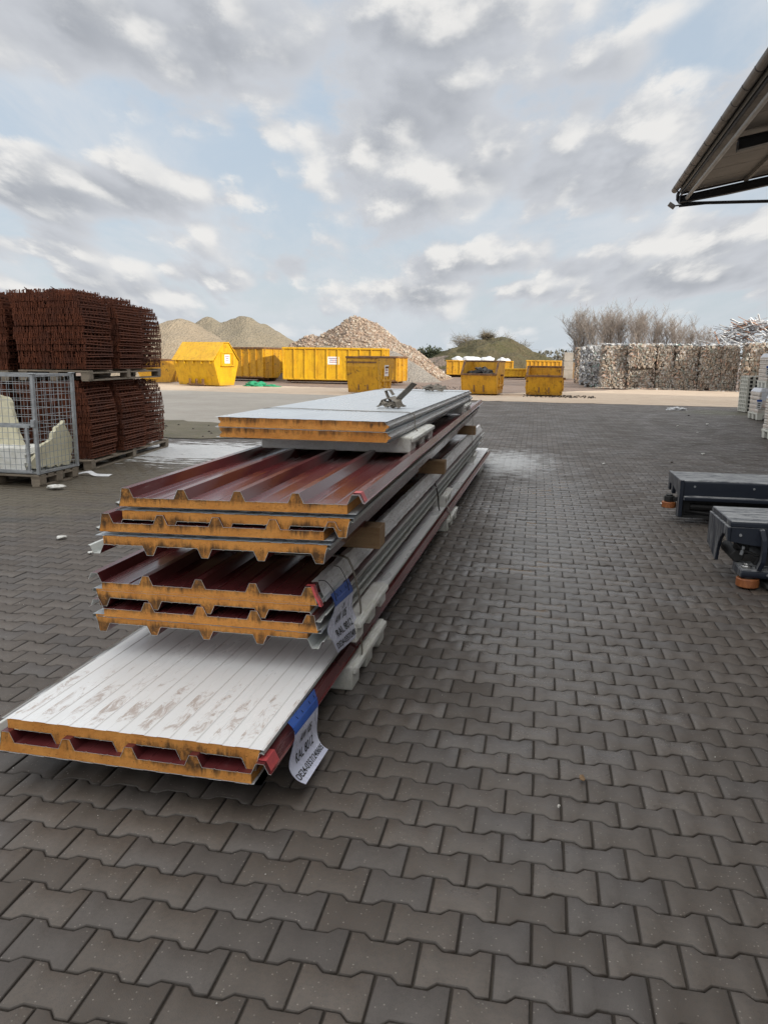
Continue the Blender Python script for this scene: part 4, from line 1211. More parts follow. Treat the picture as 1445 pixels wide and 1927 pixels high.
def mesh_cage():
    x0, x1, y0, y1, zb, zt = -7.06, -5.84, 8.26, 9.06, 0.15, 1.345
    cx, cy = (x0+x1)/2, (y0+y1)/2
    pallet('wooden pallet under the galvanised mesh cage', cx, cy, 0, 1.24, 0.82)
    o = thing('mesh_cage', 'galvanised wire mesh cage on a pallet, half full of white foam scrap', 'mesh cage', (cx, cy, zb))
    w, d, h = (x1-x0)/2, (y1-y0)/2, zt-zb
    for sx in (-1, 1):
        for sy in (-1, 1):
            mb = MB(); mb.box((sx*w, sy*d, h/2), (0.042, 0.042, h)); mb.box((sx*w, sy*d, h+0.008), (0.07, 0.06, 0.012)); mb.build('post', M['galv'], o, bevel=0.004)
    def panel(name, a, b, z0, z1, sp=0.1, frame=True, r=0.0032):
        a = Vector(a); b = Vector(b); L = (b-a).length; d_ = (b-a)/L
        mb = MB()
        n = int(L/sp)
        for i in range(1, n):
            p = a + d_*(L*i/n); mb.tube([(p.x, p.y, z0), (p.x, p.y, z1)], r, 5)
        m_ = int((z1-z0)/sp)
        for j in range(1, m_):
            z = z0 + (z1-z0)*j/m_; mb.tube([(a.x, a.y, z), (b.x, b.y, z)], r, 5)
        ob = mb.build(name, M['galv'], o)
        if frame:
            for z in (z0, z1):
                fm = MB(); fm.bar((a.x, a.y, z), (b.x, b.y, z), 0.028, 0.028); fm.build('frame_rail', M['galv'], ob)
        return ob
    panel('mesh_panel', (-w, d, 0), (w, d, 0), 0.02, h-0.015)
    panel('mesh_panel', (w, -d, 0), (w, d, 0), 0.02, h-0.015, 0.075)
    panel('mesh_panel', (-w, -d, 0), (-w, d, 0), 0.02, h-0.015)
    panel('mesh_panel', (-w, -d, 0), (w, -d, 0), 0.60, h-0.015, 0.085)
    fl = panel('front_flap', (-w+0.05, -d-0.03, 0), (w-0.06, -d-0.03, 0), 0.04, 0.58, 0.07)
    for x in (-w+0.05, w-0.10):
        fm = MB(); fm.bar((x, -d-0.03, 0.04), (x, -d-0.03, 0.58), 0.03, 0.03); fm.build('flap_post', M['galv'], fl)
    mb = MB(); mb.box((w-0.01, -d-0.035, 0.62), (0.05, 0.03, 0.09)); mb.build('latch', M['galv'], o, bevel=0.004)
    mb = MB(); mb.box((0, 0, 0.012), (2*w-0.05, 2*d-0.05, 0.02)); mb.build('floor_plate', M['galv'], o)
    # cut-offs in the cage
    def slab(label, poly, th, loc, rot, m, rough=0.012, seed=1):
        rr = random.Random(seed); pts = []
        for (a, b) in zip(poly, poly[1:] + poly[:1]):
            L = math.dist(a, b); n = max(1, int(L/0.05))
            for i in range(n):
                f = i/n; pts.append((a[0]+(b[0]-a[0])*f + rr.uniform(-rough, rough), a[1]+(b[1]-a[1])*f + rr.uniform(-rough, rough)))
        mb = MB(); mb.prism(pts, lambda p, t: (p[0], t, p[1]), -th/2, th/2)
        ob = mb.build('foam_scrap', m); ob.location = loc; ob.rotation_euler = rot
        tag(ob, label, 'foam scrap', 'foam scrap in the mesh cage')
    slab('tall cream foam board leaning at the left inside the mesh cage', [(-0.42, 0), (0.36, 0), (0.15, 0.42), (0.02, 0.86), (-0.14, 0.90), (-0.42, 0.86)], 0.07, (cx-0.12, cy+0.02, zb+0.03), (R(-8), 0, 0), M['cream_foam'], 0.01, 4)
    slab('broken cream foam board standing against the right side of the mesh cage', [(-0.38, 0), (0.34, 0.03), (0.38, 0.34), (0.22, 0.58), (0.10, 0.52), (0.02, 0.36), (-0.16, 0.28), (-0.28, 0.12)], 0.06, (cx+w-0.13, cy+0.0, zb+0.03), (R(0), R(6), R(82)), M['cream_foam'], 0.022, 8)
    slab('stacked flat white foam sheets on the floor of the mesh cage', [(-0.5, 0), (0.38, 0), (0.36, 0.09), (0.40, 0.10), (0.37, 0.19), (0.42, 0.20), (0.38, 0.27), (-0.5, 0.28)], 0.52, (cx-0.02, cy-0.08, zb+0.025), (0, 0, R(4)), M['eps'], 0.004, 6)
    mb = MB(); 
    bm = bmesh.new(); bmesh.ops.create_icosphere(bm, subdivisions=3, radius=0.11)
    for v in bm.verts: v.co *= 1 + 0.45*(mnoise.noise(v.co*14)); 
    for v in bm.verts: v.co.z *= 0.75
    me = bpy.data.meshes.new('plastic_bag'); bm.to_mesh(me); bm.free(); me.materials.append(M['bag_plastic'])
    ob = link_mesh('plastic_bag', me); ob.location = (cx+w-0.17, cy+0.2, zb+0.11)
    tag(ob, 'crumpled white plastic bag in the right rear corner of the mesh cage', 'bag')
mesh_cage()

# ------------------------------------------------------------------ containers and skips in the yard
def sign_plate(parent, p, u, v, w, h, n=(0, -1, 0)):
    u = Vector(u).normalized(); v = Vector(v).normalized(); nn = Vector(n).normalized(); p = Vector(p) + nn*0.012
    mb = MB(); mb.add([p-u*w/2-v*h/2, p+u*w/2-v*h/2, p+u*w/2+v*h/2, p-u*w/2+v*h/2] + [q - nn*0.01 for q in (p-u*w/2-v*h/2, p+u*w/2-v*h/2, p+u*w/2+v*h/2, p-u*w/2+v*h/2)], [(0, 1, 2, 3), (0, 1, 5, 4), (1, 2, 6, 5), (2, 3, 7, 6), (3, 0, 4, 7)])
    s = mb.build('sign_plate', M['sign'], parent)
    mb = MB()
    for k, f in enumerate((0.28, 0.05, -0.2)):
        q = p + nn*0.004 + v*h*f
        ww = w*(0.38, 0.30, 0.34)[k]
        mb.add([q-u*ww-v*h*0.05, q+u*ww-v*h*0.05, q+u*ww+v*h*0.05, q-u*ww+v*h*0.05], [(0, 1, 2, 3)])
    mb.build('print', M['signink'], s, recalc=False)

def roll_container(label, loc, yaw, L, W, Hh, m, ribs, topm=None, sign=None, group='yellow waste containers'):
    """box container, long side towards -Y, ribs outside"""
    o = thing('waste_container', label, 'container', loc, (0, 0, yaw), group)
    z0 = 0.16
    mb = MB(); th = 0.04
    mb.box((0, -W/2, (Hh+z0)/2), (L, th, Hh-z0)); mb.box((0, W/2, (Hh+z0)/2), (L, th, Hh-z0))
    mb.box((-L/2+th/2, 0, (Hh+z0)/2), (th, W-th, Hh-z0)); mb.box((L/2-th/2, 0, (Hh+z0)/2), (th, W-th, Hh-z0))
    mb.box((0, 0, z0+0.03), (L-2*th, W-th, 0.06))
    mb.build('body', m, o)
    for sy in (-1, 1):
        for k in range(ribs):
            x = -L/2+0.05 + (L-0.1)*k/(ribs-1)
            mb = MB(); mb.box((x, sy*(W/2+0.055), (Hh+z0)/2), (0.085, 0.08, Hh-z0-0.1), None, 0, (0.9, 1)); mb.build('rib', m, o, bevel=0.01)
    mb = MB()
    for sy in (-1, 1): mb.box((0, sy*(W/2+0.05), Hh-0.03), (L+0.06, 0.13, 0.12)); mb.box((0, sy*(W/2+0.02), z0+0.04), (L, 0.09, 0.10))
    for sx in (-1, 1): mb.box((sx*(L/2+0.02), 0, Hh-0.03), (0.1, W-0.06, 0.12))
    mb.build('top_rail', topm or m, o, bevel=0.015)
    # end door: frame bars and hinges
    d = MB(); 
    for yy in (-W/2+0.08, 0, W/2-0.08): d.box((L/2+0.035, yy, (Hh+z0)/2), (0.06, 0.09, Hh-z0-0.1))
    for z in (0.6, 1.2, Hh-0.4): d.box((L/2+0.05, -W/2+0.1, z), (0.07, 0.22, 0.07))
    d.build('door', m, o, bevel=0.01)
    for sx in (-1, 1):
        s = MB(); s.box((sx*0.0, sx*0.5, 0.09), (L-0.2, 0.14, 0.13)); s.build('skid_rail', M['rusty_edge'], o)
    for sx in (-1, 1):
        for sy in (-1, 1):
            r_ = MB(); r_.tube([(sx*(L/2-0.35), sy*0.72-0.08, 0.09), (sx*(L/2-0.35), sy*0.72+0.08, 0.09)], 0.09, 12); r_.build('roller', M['rusty_edge'], o)
    if sign: sign_plate(o, (sign[0], -W/2-0.025, sign[1]), (1, 0, 0), (0, 0, 1), 0.8, 0.5)
    return o
M['yellow_top'] = M['yellow']
roll_container('long bright yellow ribbed container in front of the rubble heap', (-13.2, 50.9, 0), R(2.2), 6.7, 2.3, 2.22, M['yellow'], 10, sign=(0.05, 1.42))
roll_container('ribbed yellow container with a rusty top edge behind the roofed skip', (-20.9, 53.4, 0), R(-16), 5.6, 2.2, 2.22, M['yellow_worn'], 10, M['rusty_edge'])
roll_container('yellow container end showing to the right behind the rusty-fronted skip', (-9.9, 50.3, 0), R(-6), 2.6, 2.2, 1.72, M['yellow_worn'], 6, M['rusty_edge'])
roll_container('far yellow container heaped with white bags in front of the grassy mound', (-5.6, 78.0, 0), R(1), 6.4, 2.2, 1.52, M['yellow_worn'], 11)
roll_container('small low yellow container in the distance between the two open skips', (-2.2, 73.0, 0), R(2), 2.3, 1.6, 0.85, M['yellow'], 8)
roll_container('far yellow container behind the right-hand open skip', (0.55, 72.0, 0), R(-2), 3.0, 2.0, 1.62, M['orange_worn'], 9)

def skip_shell(prof_out, W, th=0.05):
    """closed side profile in (y, z) swept across x, left open at the top between first and last point"""
    pass

def open_skip(label, loc, yaw, W, side, m, mtop, band=None, sign=False, group='yellow waste containers', rustfront=False):
    """side: outline in (y,z) starting at the front top, down, along the floor, up to the back top, then the rim points back to the front"""
    o = thing('open_skip', label, 'skip', loc, (0, 0, yaw), group)
    w = W/2; th = 0.04
    nfl = side['shell']; rim = side['rim']
    mb = MB()
    # sweep the shell (front wall, floor, back wall) as plates with thickness
    for a, b in zip(nfl, nfl[1:]):
        d = Vector((b[0]-a[0], b[1]-a[1])).normalized(); nn = Vector((-d.y, d.x))*th
        q = [a, b, (b[0]+nn.x, b[1]+nn.y), (a[0]+nn.x, a[1]+nn.y)]
        mb.prism(q, lambda p, t: (t, p[0], p[1]), -w, w)
    mb.build('shell', m, o)
    poly = nfl + rim
    for sx in (-1, 1):
        mb = MB(); mb.prism(poly, lambda p, t: (t, p[0], p[1]), sx*w-0.025*sx, sx*w+0.03*sx); sd = mb.build('side_wall', m, o)
        # stiffening posts outside
        rb = MB()
        ys = [p[0] for p in poly]
        for f in (0.34, 0.68):
            y = min(ys) + (max(ys)-min(ys))*f
            rb.box((sx*(w+0.055), y, side['mid']), (0.05, 0.09, side['mid']*1.1))
        rb.box((sx*(w+0.06), (min(ys)+max(ys))/2, side['mid']*0.8), (0.06, (max(ys)-min(ys))*0.55, 0.09))
        rb.build('side_rib', m, o, bevel=0.01)
        pin = MB(); pin.tube([(sx*(w+0.03), side['pin'][0], side['pin'][1]), (sx*(w+0.16), side['pin'][0], side['pin'][1])], 0.05, 10); pin.build('lifting_pin', M['rusty_edge'], o)
    rm = MB()
    pts = [nfl[-1]] + rim + [nfl[0]]
    for sx in (-1, 1):
        for a, b in zip(pts, pts[1:]):
            rm.bar((sx*w, a[0], a[1]+0.02), (sx*w, b[0], b[1]+0.02), 0.09, 0.07)
    rm.box((0, nfl[0][0], nfl[0][1]+0.015), (W+0.1, 0.1, 0.09)); rm.box((0, nfl[-1][0], nfl[-1][1]+0.015), (W+0.1, 0.1, 0.09))
    rm.build('rim', mtop, o, bevel=0.012)
    if band:
        bb = MB(); bb.box((0, nfl[0][0]-0.012, nfl[0][1]-0.2), (W*0.98, 0.03, 0.06)); bb.build('front_bar', M['rusty_edge'], o)
    for x in (-0.22, 0.22):
        hk = MB(); hk.box((x, side['hook'][0], side['hook'][1]), (0.06, 0.10, 0.32)); hk.build('tipping_hook', M['rusty_edge'], o)
    if sign: sign_plate(o, (w+0.03, side['pin'][0]+0.1, 1.05), (0, 1, 0), (0, 0, 1), 0.55, 0.5, (1, 0, 0))
    return o
S1 = dict(shell=[(0.0, 1.62), (0.0, 1.22), (0.28, 0.06), (1.75, 0.06), (2.2, 1.25), (2.2, 1.62)], rim=[(1.1, 1.62)], mid=0.75, pin=(1.1, 1.2), hook=(0.24, 0.35))
open_skip('open yellow skip with a rusty scratched front, just behind the panel stack', (-7.75, 34.4, 0), R(-9), 1.45, S1, M['yellow_worn'], M['rusty_edge'], True, True)
S2 = dict(shell=[(0.0, 0.93), (0.32, 0.06), (2.0, 0.06), (2.6, 0.95), (2.6, 1.52)], rim=[(0.75, 1.52)], mid=0.55, pin=(1.3, 0.9), hook=(0.22, 0.32))
open_skip('open orange-yellow skip heaped with black rubbish', (-2.63, 35.9, 0), R(-6), 1.58, S2, M['orange_worn'], M['rusty_edge'])
S3 = dict(shell=[(0.0, 0.90), (0.26, 0.06), (1.5, 0.06), (2.0, 0.9), (2.0, 1.30)], rim=[(0.6, 1.30)], mid=0.5, pin=(1.0, 0.8), hook=(0.2, 0.32))
open_skip('smaller open yellow skip standing empty at the edge of the sand', (0.32, 36.2, 0), R(-3), 1.55, S3, M['yellow_worn'], M['rusty_edge'])
def heap_of(name, label, cat, loc, nx, ny, hgt, m, n, size, seed, flat=False):
    rr = random.Random(seed); mb = MB()
    for k in range(n):
        x = rr.uniform(-nx, nx); y = rr.uniform(-ny, ny); z = hgt*max(0, 1-(x/nx)**2*0.7-(y/ny)**2*0.5)*rr.uniform(0.4, 1.0)
        q = Euler((rr.uniform(-.7, .7), rr.uniform(-.7, .7), rr.uniform(0, 3))).to_matrix()
        s = size*rr.uniform(0.5, 1.2)
        mb.box((x, y, z), (s*1.6, s, s*(0.25 if flat else 0.6)), q, 0, (rr.uniform(.4, 1), rr.uniform(.4, 1)))
    o = mb.build(name, m, bevel=0.01); o.location = loc
    return tag(o, label, cat)
heap_of('rubbish_load', 'black plastic rubbish filling the orange-yellow skip', 'rubbish', (-2.57, 37.3, 0.62), 0.68, 1.0, 0.62, M['dark'], 150, 0.24, 4)
def lumpy(name, label, cat, loc, sx, sy, sz, m, seed, group=None, amp=0.35, fr=1.3):
    bm = bmesh.new(); bmesh.ops.create_icosphere(bm, subdivisions=4, radius=1.0)
    off = Vector((seed*3.1, seed*1.7, seed))
    for v in bm.verts:
        k = 1 + amp*mnoise.fractal(v.co*fr + off, 1.0, 2.0, 4)
        v.co = Vector((v.co.x*sx*k, v.co.y*sy*k, max(v.co.z, -0.2)*sz*k))
    me = bpy.data.meshes.new(name); bm.to_mesh(me); bm.free(); me.materials.append(m)
    me.polygons.foreach_set('use_smooth', [True]*len(me.polygons))
    o = link_mesh(name, me); o.location = loc
    return tag(o, label, cat, group)
for k, (x, dz, s) in enumerate(((-7.6, 0, 0.8), (-6.3, 0.06, 1.0), (-4.9, 0.05, 0.9), (-3.4, -0.03, 0.75))):
    where = ('left end', 'left of the middle', 'right of the middle', 'right end')[k]
    lumpy('white_bag', f'white bag bulging over the {where} of the far yellow container', 'bag', (x, 78.0, 1.45+dz), s*0.9, 0.7, 0.42, M['bag_plastic'], k+2, 'white bags on the far container')

def roofed_skip(label, loc, yaw, L, W, m, group='yellow waste containers', roof=True, sign=True):
    """prism skip: profile across X (width), length along Y"""
    o = thing('roofed_skip' if roof else 'open_skip', label, 'skip', loc, (0, 0, yaw), group)
    wb, wm, zm, za = W*0.30, W/2, 1.34, 2.27
    fn = lambda p, t: (p[0], t, p[1])
    th = 0.04
    low = [(-wm, zm), (-wm+0.0, zm-0.12), (-wb, 0.05), (wb, 0.05), (wm, zm-0.12), (wm, zm)]
    mb = MB()
    for a, b in zip(low, low[1:]):
        d = Vector((b[0]-a[0], b[1]-a[1])).normalized(); nn = Vector((-d.y, d.x))*th
        mb.prism([a, b, (b[0]+nn.x, b[1]+nn.y), (a[0]+nn.x, a[1]+nn.y)], fn, -L/2, L/2)
    mb.build('shell', m, o)
    apex = W*0.10
    for sy in (-1, 1):
        end = low + ([(apex, za), (-apex, za)] if roof else [])
        mb = MB(); mb.prism(end, fn, sy*L/2, sy*(L/2+0.03)); e = mb.build('end_wall', m, o)
        if roof:
            fr = MB()
            for z in (1.12, 1.78): fr.box((0.05, sy*(L/2+0.055), z), (0.95, 0.05, 0.06))
            for x in (-0.42, 0.52): fr.box((x, sy*(L/2+0.055), 1.45), (0.06, 0.05, 0.62))
            fr.box((0.05, sy*(L/2+0.10), 1.09), (1.15, 0.14, 0.05))
            fr.build('end_hatch', m, o, bevel=0.008)
            if sign: sign_plate(o, (0.06, sy*(L/2+0.035), 1.45), (1, 0, 0), (0, 0, 1), 0.42, 0.46, (0, sy, 0))
    if roof:
        for sx in (-1, 1):
            mb = MB(); a, b = (sx*(wm+0.10), zm+0.0), (sx*apex, za+0.035)
            d = Vector((b[0]-a[0], b[1]-a[1])).normalized(); nn = Vector((-d.y, d.x))*0.04*(1 if sx < 0 else -1)
            mb.prism([a, b, (b[0]+nn.x, b[1]+nn.y), (a[0]+nn.x, a[1]+nn.y)], fn, -L/2-0.07, L/2+0.07); mb.build('roof_lid', m, o, bevel=0.008)
            hg = MB()
            for k in range(5):
                y = -L/2 + 0.2 + (L-0.4)*k/4
                hg.box((sx*(wm+0.06), y, zm-0.06), (0.06, 0.07, 0.18))
            hg.build('hinge', m, o)
        mb = MB(); mb.box((0, 0, za+0.045), (2*apex+0.06, L+0.14, 0.05)); mb.build('ridge_plate', m, o, bevel=0.01)
    else:
        rm = MB()
        for sx in (-1, 1): rm.box((sx*wm, 0, zm), (0.1, L+0.1, 0.1))
        for sy in (-1, 1): rm.box((0, sy*(L/2), zm), (W, 0.1, 0.1))
        rm.build('rim', M['rusty_edge'], o, bevel=0.01)
        if sign: sign_plate(o, (0.2, -L/2, 1.0), (1, 0, 0), (0, 0, 1), 0.55, 0.45, (0, -1, 0))
    for sx in (-1, 1):
        hk = MB()
        for y in (-0.45, 0.0, 0.45):
            hk.box((sx*(wb+0.22), y, 0.22), (0.12, 0.07, 0.34))
        hk.box((sx*(wb+0.26), 0, 0.10), (0.08, 1.2, 0.07))
        hk.build('tipping_hook', M['rusty_edge'], o)
    return o
roofed_skip('yellow skip with a closed gabled lid and a white sign on its end hatch', (-17.75, 40.2, 0), R(73), 2.75, 2.0, M['yellow'])
roofed_skip('dirty open yellow skip half hidden between the rusty wire stacks and the roofed skip', (-22.0, 43.6, 0), R(10), 2.8, 2.7, M['yellow_worn'], roof=False)

# ------------------------------------------------------------------ heaps and mounds
def heap(name, label, cat, peaks, m, seed, amp=0.35, res=0.22, slope=0.72, pieces=None, pm=None, psize=0.3, kind=None):
    """peaks: (x, y, height, flatten) cones of loose material; the surface is the upper hull with noise"""
    x0 = min(p[0]-p[2]/slope for p in peaks)-1; x1 = max(p[0]+p[2]/slope for p in peaks)+1
    y0 = min(p[1]-p[2]/slope for p in peaks)-1; y1 = max(p[1]+p[2]/slope for p in peaks)+1
    nx, ny = int((x1-x0)/res), int((y1-y0)/res)
    off = Vector((seed*7.3, seed*2.9, seed))
    def zz(x, y):
        h = -9
        for (px, py, ph, fl) in peaks:
            d = math.hypot(x-px, y-py)
            n = mnoise.fractal(Vector((x*0.45, y*0.45, 0)) + off, 1.0, 2.0, 5)
            c = ph - slope*math.sqrt(d*d + fl*fl) + slope*fl*0.55 + amp*n
            h = max(h, c)
        return h
    Z = [[zz(x0+(x1-x0)*i/nx, y0+(y1-y0)*j/ny) for i in range(nx+1)] for j in range(ny+1)]
    vs = []; ids = {}; fs = []
    def vid(i, j):
        if (i, j) not in ids:
            ids[(i, j)] = len(vs); vs.append((x0+(x1-x0)*i/nx, y0+(y1-y0)*j/ny, max(Z[j][i], -0.25)))
        return ids[(i, j)]
    for j in range(ny):
        for i in range(nx):
            if max(Z[j][i], Z[j][i+1], Z[j+1][i], Z[j+1][i+1]) > -0.2:
                fs.append((vid(i, j), vid(i+1, j), vid(i+1, j+1), vid(i, j+1)))
    cx, cy = sum(p[0] for p in peaks)/len(peaks), sum(p[1] for p in peaks)/len(peaks)
    root = thing(name, label, cat, (cx, cy, 0)) if pieces else None
    vs = [(x-cx, y-cy, z) for x, y, z in vs]
    mb = MB(); mb.add(vs, fs)
    o = mb.build('heap_body' if pieces else name, m, root, smooth=True, recalc=False)
    if root is None:
        o.location = (cx, cy, 0)
        tag(o, label, cat, kind=kind)
    if pieces:
        rr = random.Random(seed); pb = MB(); tints = []
        k = 0
        while k < pieces:
            x, y = rr.uniform(x0, x1), rr.uniform(y0, cy+2)
            z = zz(x, y)
            if z < 0.0: continue
            s = psize*rr.uniform(0.35, 1.3)
            pb.box((x-cx, y-cy, z+s*0.12), (s, s*rr.uniform(.5, 1), s*rr.uniform(.4, .9)), Euler((rr.uniform(-1, 1), rr.uniform(-1, 1), rr.uniform(0, 6))).to_matrix(), 0, (rr.uniform(.5, 1), rr.uniform(.5, 1)))
            tints += [rr.random()]*6; k += 1
        po = pb.build('rubble_pieces', pm, root, recalc=False)
        set_tint(po.data, tints); po['kind'] = 'stuff'
        return root
    return o
heap('gravel_heap', 'tan gravel heap at the far left, partly behind the rusty wire stacks', 'gravel heap', [(-31.0, 65, 5.15, 1.2), (-28.4, 64.5, 3.6, 1.0)], M['palegravel'], 1, 0.3)
heap('gravel_heap', 'tallest tan gravel heap with two crests, behind the roofed skip', 'gravel heap', [(-28.0, 73, 5.75, 1.2), (-29.2, 73, 5.5, 1.0), (-27.0, 73, 5.3, 1.4), (-31.6, 72.7, 5.4, 0.7), (-25.2, 71, 3.8, 1.4)], M['gravel'], 2, 0.4)
heap('gravel_heap', 'small tan gravel hump showing between the two big heaps', 'gravel heap', [(-21.6, 75, 2.9, 1.0)], M['gravel'], 8, 0.3)
heap('rubble_heap', 'tall brown heap of broken brick and stone rubble', 'rubble heap', [(-15.2, 67, 5.2, 0.8), (-14.4, 67, 4.8, 0.8), (-17.3, 66.5, 4.1, 1.2), (-19.2, 66, 3.6, 1.2), (-20.4, 66, 2.9, 1.0), (-12.9, 66.5, 3.6, 0.8), (-11.4, 66, 2.4, 0.8)], M['rubble'], 3, 0.5, pieces=5200, pm=M['stones'], psize=0.19)
heap('gravel_heap', 'low tan sand heap in front of the left flank of the rubble heap', 'gravel heap', [(-17.0, 62, 2.95, 1.2), (-15.2, 61.5, 2.7, 1.1)], M['gravel'], 4, 0.25)
heap('gravel_heap', 'smooth pale grey gravel heap at the right foot of the rubble heap', 'gravel heap', [(-11.4, 60, 2.5, 1.0), (-9.6, 59, 1.5, 0.8)], M['greygravel'], 5, 0.15)
heap('gravel_heap', 'dark grey gravel heap between the two ribbed yellow containers', 'gravel heap', [(-17.7, 55.5, 1.6, 0.7)], M['soil'], 6, 0.2)
heap('grassy_mound', 'grassy earth mound with dry bushes in the distance', 'mound', [(-5.3, 88, 4.3, 1.0), (-7.4, 88, 3.3, 1.6), (-2.7, 88, 3.0, 1.6)], M['grassmound'], 7, 0.7, slope=0.44)
heap('soil_mound', 'grey-brown soil bank to the left of the grassy mound', 'mound', [(-9.6, 84, 2.3, 1.5), (-11.4, 85, 1.9, 1.6)], M['soil'], 9, 0.4, slope=0.5)

# ------------------------------------------------------------------ trees and bushes
def tree_meshes(seed, hgt, spread):
    rr = random.Random(seed)
    trunk = MB(); crown = MB()
    def branch(p, d, L, r, lev, mb):
        n = 4 if lev < 2 else 3
        pts = [Vector(p)]; rs = [r]
        q = Vector(p); dd = Vector(d)
        for k in range(n):
            dd = (dd + Vector((rr.uniform(-.16, .16), rr.uniform(-.16, .16), rr.uniform(-.04, .14)))).normalized()
            q = q + dd*L/n; pts.append(q.copy()); rs.append(r*(1-0.72*(k+1)/n))
        (trunk if lev == 0 else crown).tube(pts, rs, 5 if lev < 1 else 3, cap=False)
        if lev >= 4: return
        cnt = (12, 7, 6, 4)[lev]
        for k in range(cnt):
            f = (0.12 if lev == 0 else 0.2) + (0.86 if lev == 0 else 0.8)*(k+rr.random()*0.7)/cnt
            i = min(int(f*n), n-1); g = f*n - i
            pp = pts[i].lerp(pts[i+1], min(g, 1))
            th_ = rr.uniform(0, 2*PI)
            ax = Vector((math.cos(th_), math.sin(th_), rr.uniform(0.0, 0.5)))
            nd = (dd*(0.85 if lev else 0.95) + ax*(spread if lev == 0 else 0.75)).normalized()
            ll = (0.20 + 0.46*math.sin(PI*min(1.0, 0.18+0.82*f)))*rr.uniform(0.85, 1.15)*L if lev == 0 else L*rr.uniform(0.38, 0.6)
            branch(pp, nd, ll, max(rs[i]*0.5, 0.012), lev+1, mb)
    branch((0, 0, -0.1), (rr.uniform(-.05, .05), rr.uniform(-.05, .05), 1), hgt*0.72, hgt*0.022, 0, trunk)
    a = trunk.build('trunk', M['bark'], recalc=False); b = crown.build('crown', M['twig'], recalc=False)
    ms = (a.data, b.data); bpy.data.objects.remove(a); bpy.data.objects.remove(b)
    return ms
TM = [tree_meshes(s, 7.4, sp) for s, sp in ((21, 0.42), (22, 0.5), (23, 0.36))]
TG = 'bare trees behind the bales'
tl = [(4.4, 96, 1.0), (5.5, 98, 0.97), (6.7, 95, 0.9), (7.7, 99, 0.98), (8.8, 96, 1.02), (9.9, 99, 1.04), (11.0, 95, 0.96), (12.2, 98, 1.0), (13.3, 96, 0.94), (14.6, 98, 0.9), (15.9, 95, 0.84), (17.1, 98, 0.82), (18.6, 96, 0.74), (20.5, 98, 0.66)]
ords = ['leftmost', 'second', 'third', 'fourth', 'fifth', 'sixth', 'seventh', 'eighth', 'ninth', 'tenth', 'eleventh', 'twelfth', 'thirteenth', 'rightmost']
for k, (x, y, s) in enumerate(tl):
    lab = f'bare leafless tree, {ords[k]} from the left in the row behind the bales' if 0 < k < 13 else f'bare leafless tree, {ords[k]} of the row behind the bales'
    o = thing('bare_tree', lab, 'tree', (x, y, 0), (0, 0, k*1.9), TG)
    o.scale = (s*0.95, s*0.95, s)
    ms = TM[k % 3]
    link_mesh('trunk', ms[0], o); link_mesh('crown', ms[1], o)
def bush(name, label, cat, x, y, z, w, h, m, n, seed, group, leaf=0.16, dry=False):
    rr = random.Random(seed)
    o = thing(name, label, cat, (x, y, z), group=group)
    st = MB(); cr = MB()
    for k in range(14):
        a = rr.uniform(0, 6.28); d = rr.uniform(0.1, 0.8)*w
        st.tube([(0, 0, -0.2), (math.cos(a)*d*0.5, math.sin(a)*d*0.5, h*0.5), (math.cos(a)*d, math.sin(a)*d, h*rr.uniform(0.7, 1.0))], [0.03, 0.02, 0.008], 4)
    lob = [(rr.uniform(-w, w)*0.7, rr.uniform(-w, w)*0.7, h*rr.uniform(0.3, 0.8), rr.uniform(0.25, 0.5)) for _ in range(9)]
    for k in range(n):
        cx, cy, cz, cr_ = rr.choice(lob)
        p = Vector((rr.gauss(0, 1), rr.gauss(0, 1), rr.gauss(0, 1))).normalized()*rr.random()**0.5
        c = Vector((cx, cy, cz)) + Vector((p.x*cr_*w, p.y*cr_*w, p.z*cr_*h))
        if c.z < 0: continue
        q = Euler((rr.uniform(0, 6), rr.uniform(0, 6), rr.uniform(0, 6))).to_matrix(); s = leaf*rr.uniform(.6, 1.4)
        if dry:
            e = q @ Vector((0, 0, s*3)); e.z = abs(e.z); cr.tube([c, c+e], [0.014, 0.006], 3, cap=False)
        else:
            cr.add([c + q @ Vector(v) for v in ((-s, 0, 0), (0, -s*.5, 0), (s, 0, 0), (0, s*.5, 0))], [(0, 1, 2, 3)])
    st.build('stems', M['bark'], o, recalc=False); cr.build('foliage', m, o, recalc=False)
for k, (x, y, w, h) in enumerate(((-13.4, 97, 2.0, 3.0), (-11.6, 96, 1.6, 2.6))):
    bush('dark_bush', ('dark evergreen bush at the right foot of the rubble heap', 'dark evergreen bush beside the grey-brown soil bank')[k], 'bush', x, y, 0, w, h, M['leafdark'], 2600, k, 'dark bushes in the distance')
DB = 'dry bushes on the mound'
for k, (x, y, z, w, h, lb) in enumerate(((-8.6, 92, 2.2, 1.8, 2.0, 'dry brown bush on the left flank of the grassy mound'), (-4.2, 90, 2.3, 1.2, 1.7, 'dry brown bush just right of the crest of the grassy mound'), (-2.6, 90, 1.6, 1.7, 2.2, 'dry brown bush on the right flank of the grassy mound'), (-0.3, 93, 0, 2.0, 2.3, 'dry brown bush at the right foot of the grassy mound'), (2.4, 94, 0, 1.8, 2.5, 'dry brown bush between the mound and the concrete blocks'), (-5.6, 89, 3.5, 0.7, 0.9, 'low dry bush right on the crest of the grassy mound'))):
    bush('dry_bush', lb, 'bush', x, y, z, w, h, M['drybush'], 520, 30+k, DB, 0.26, True)
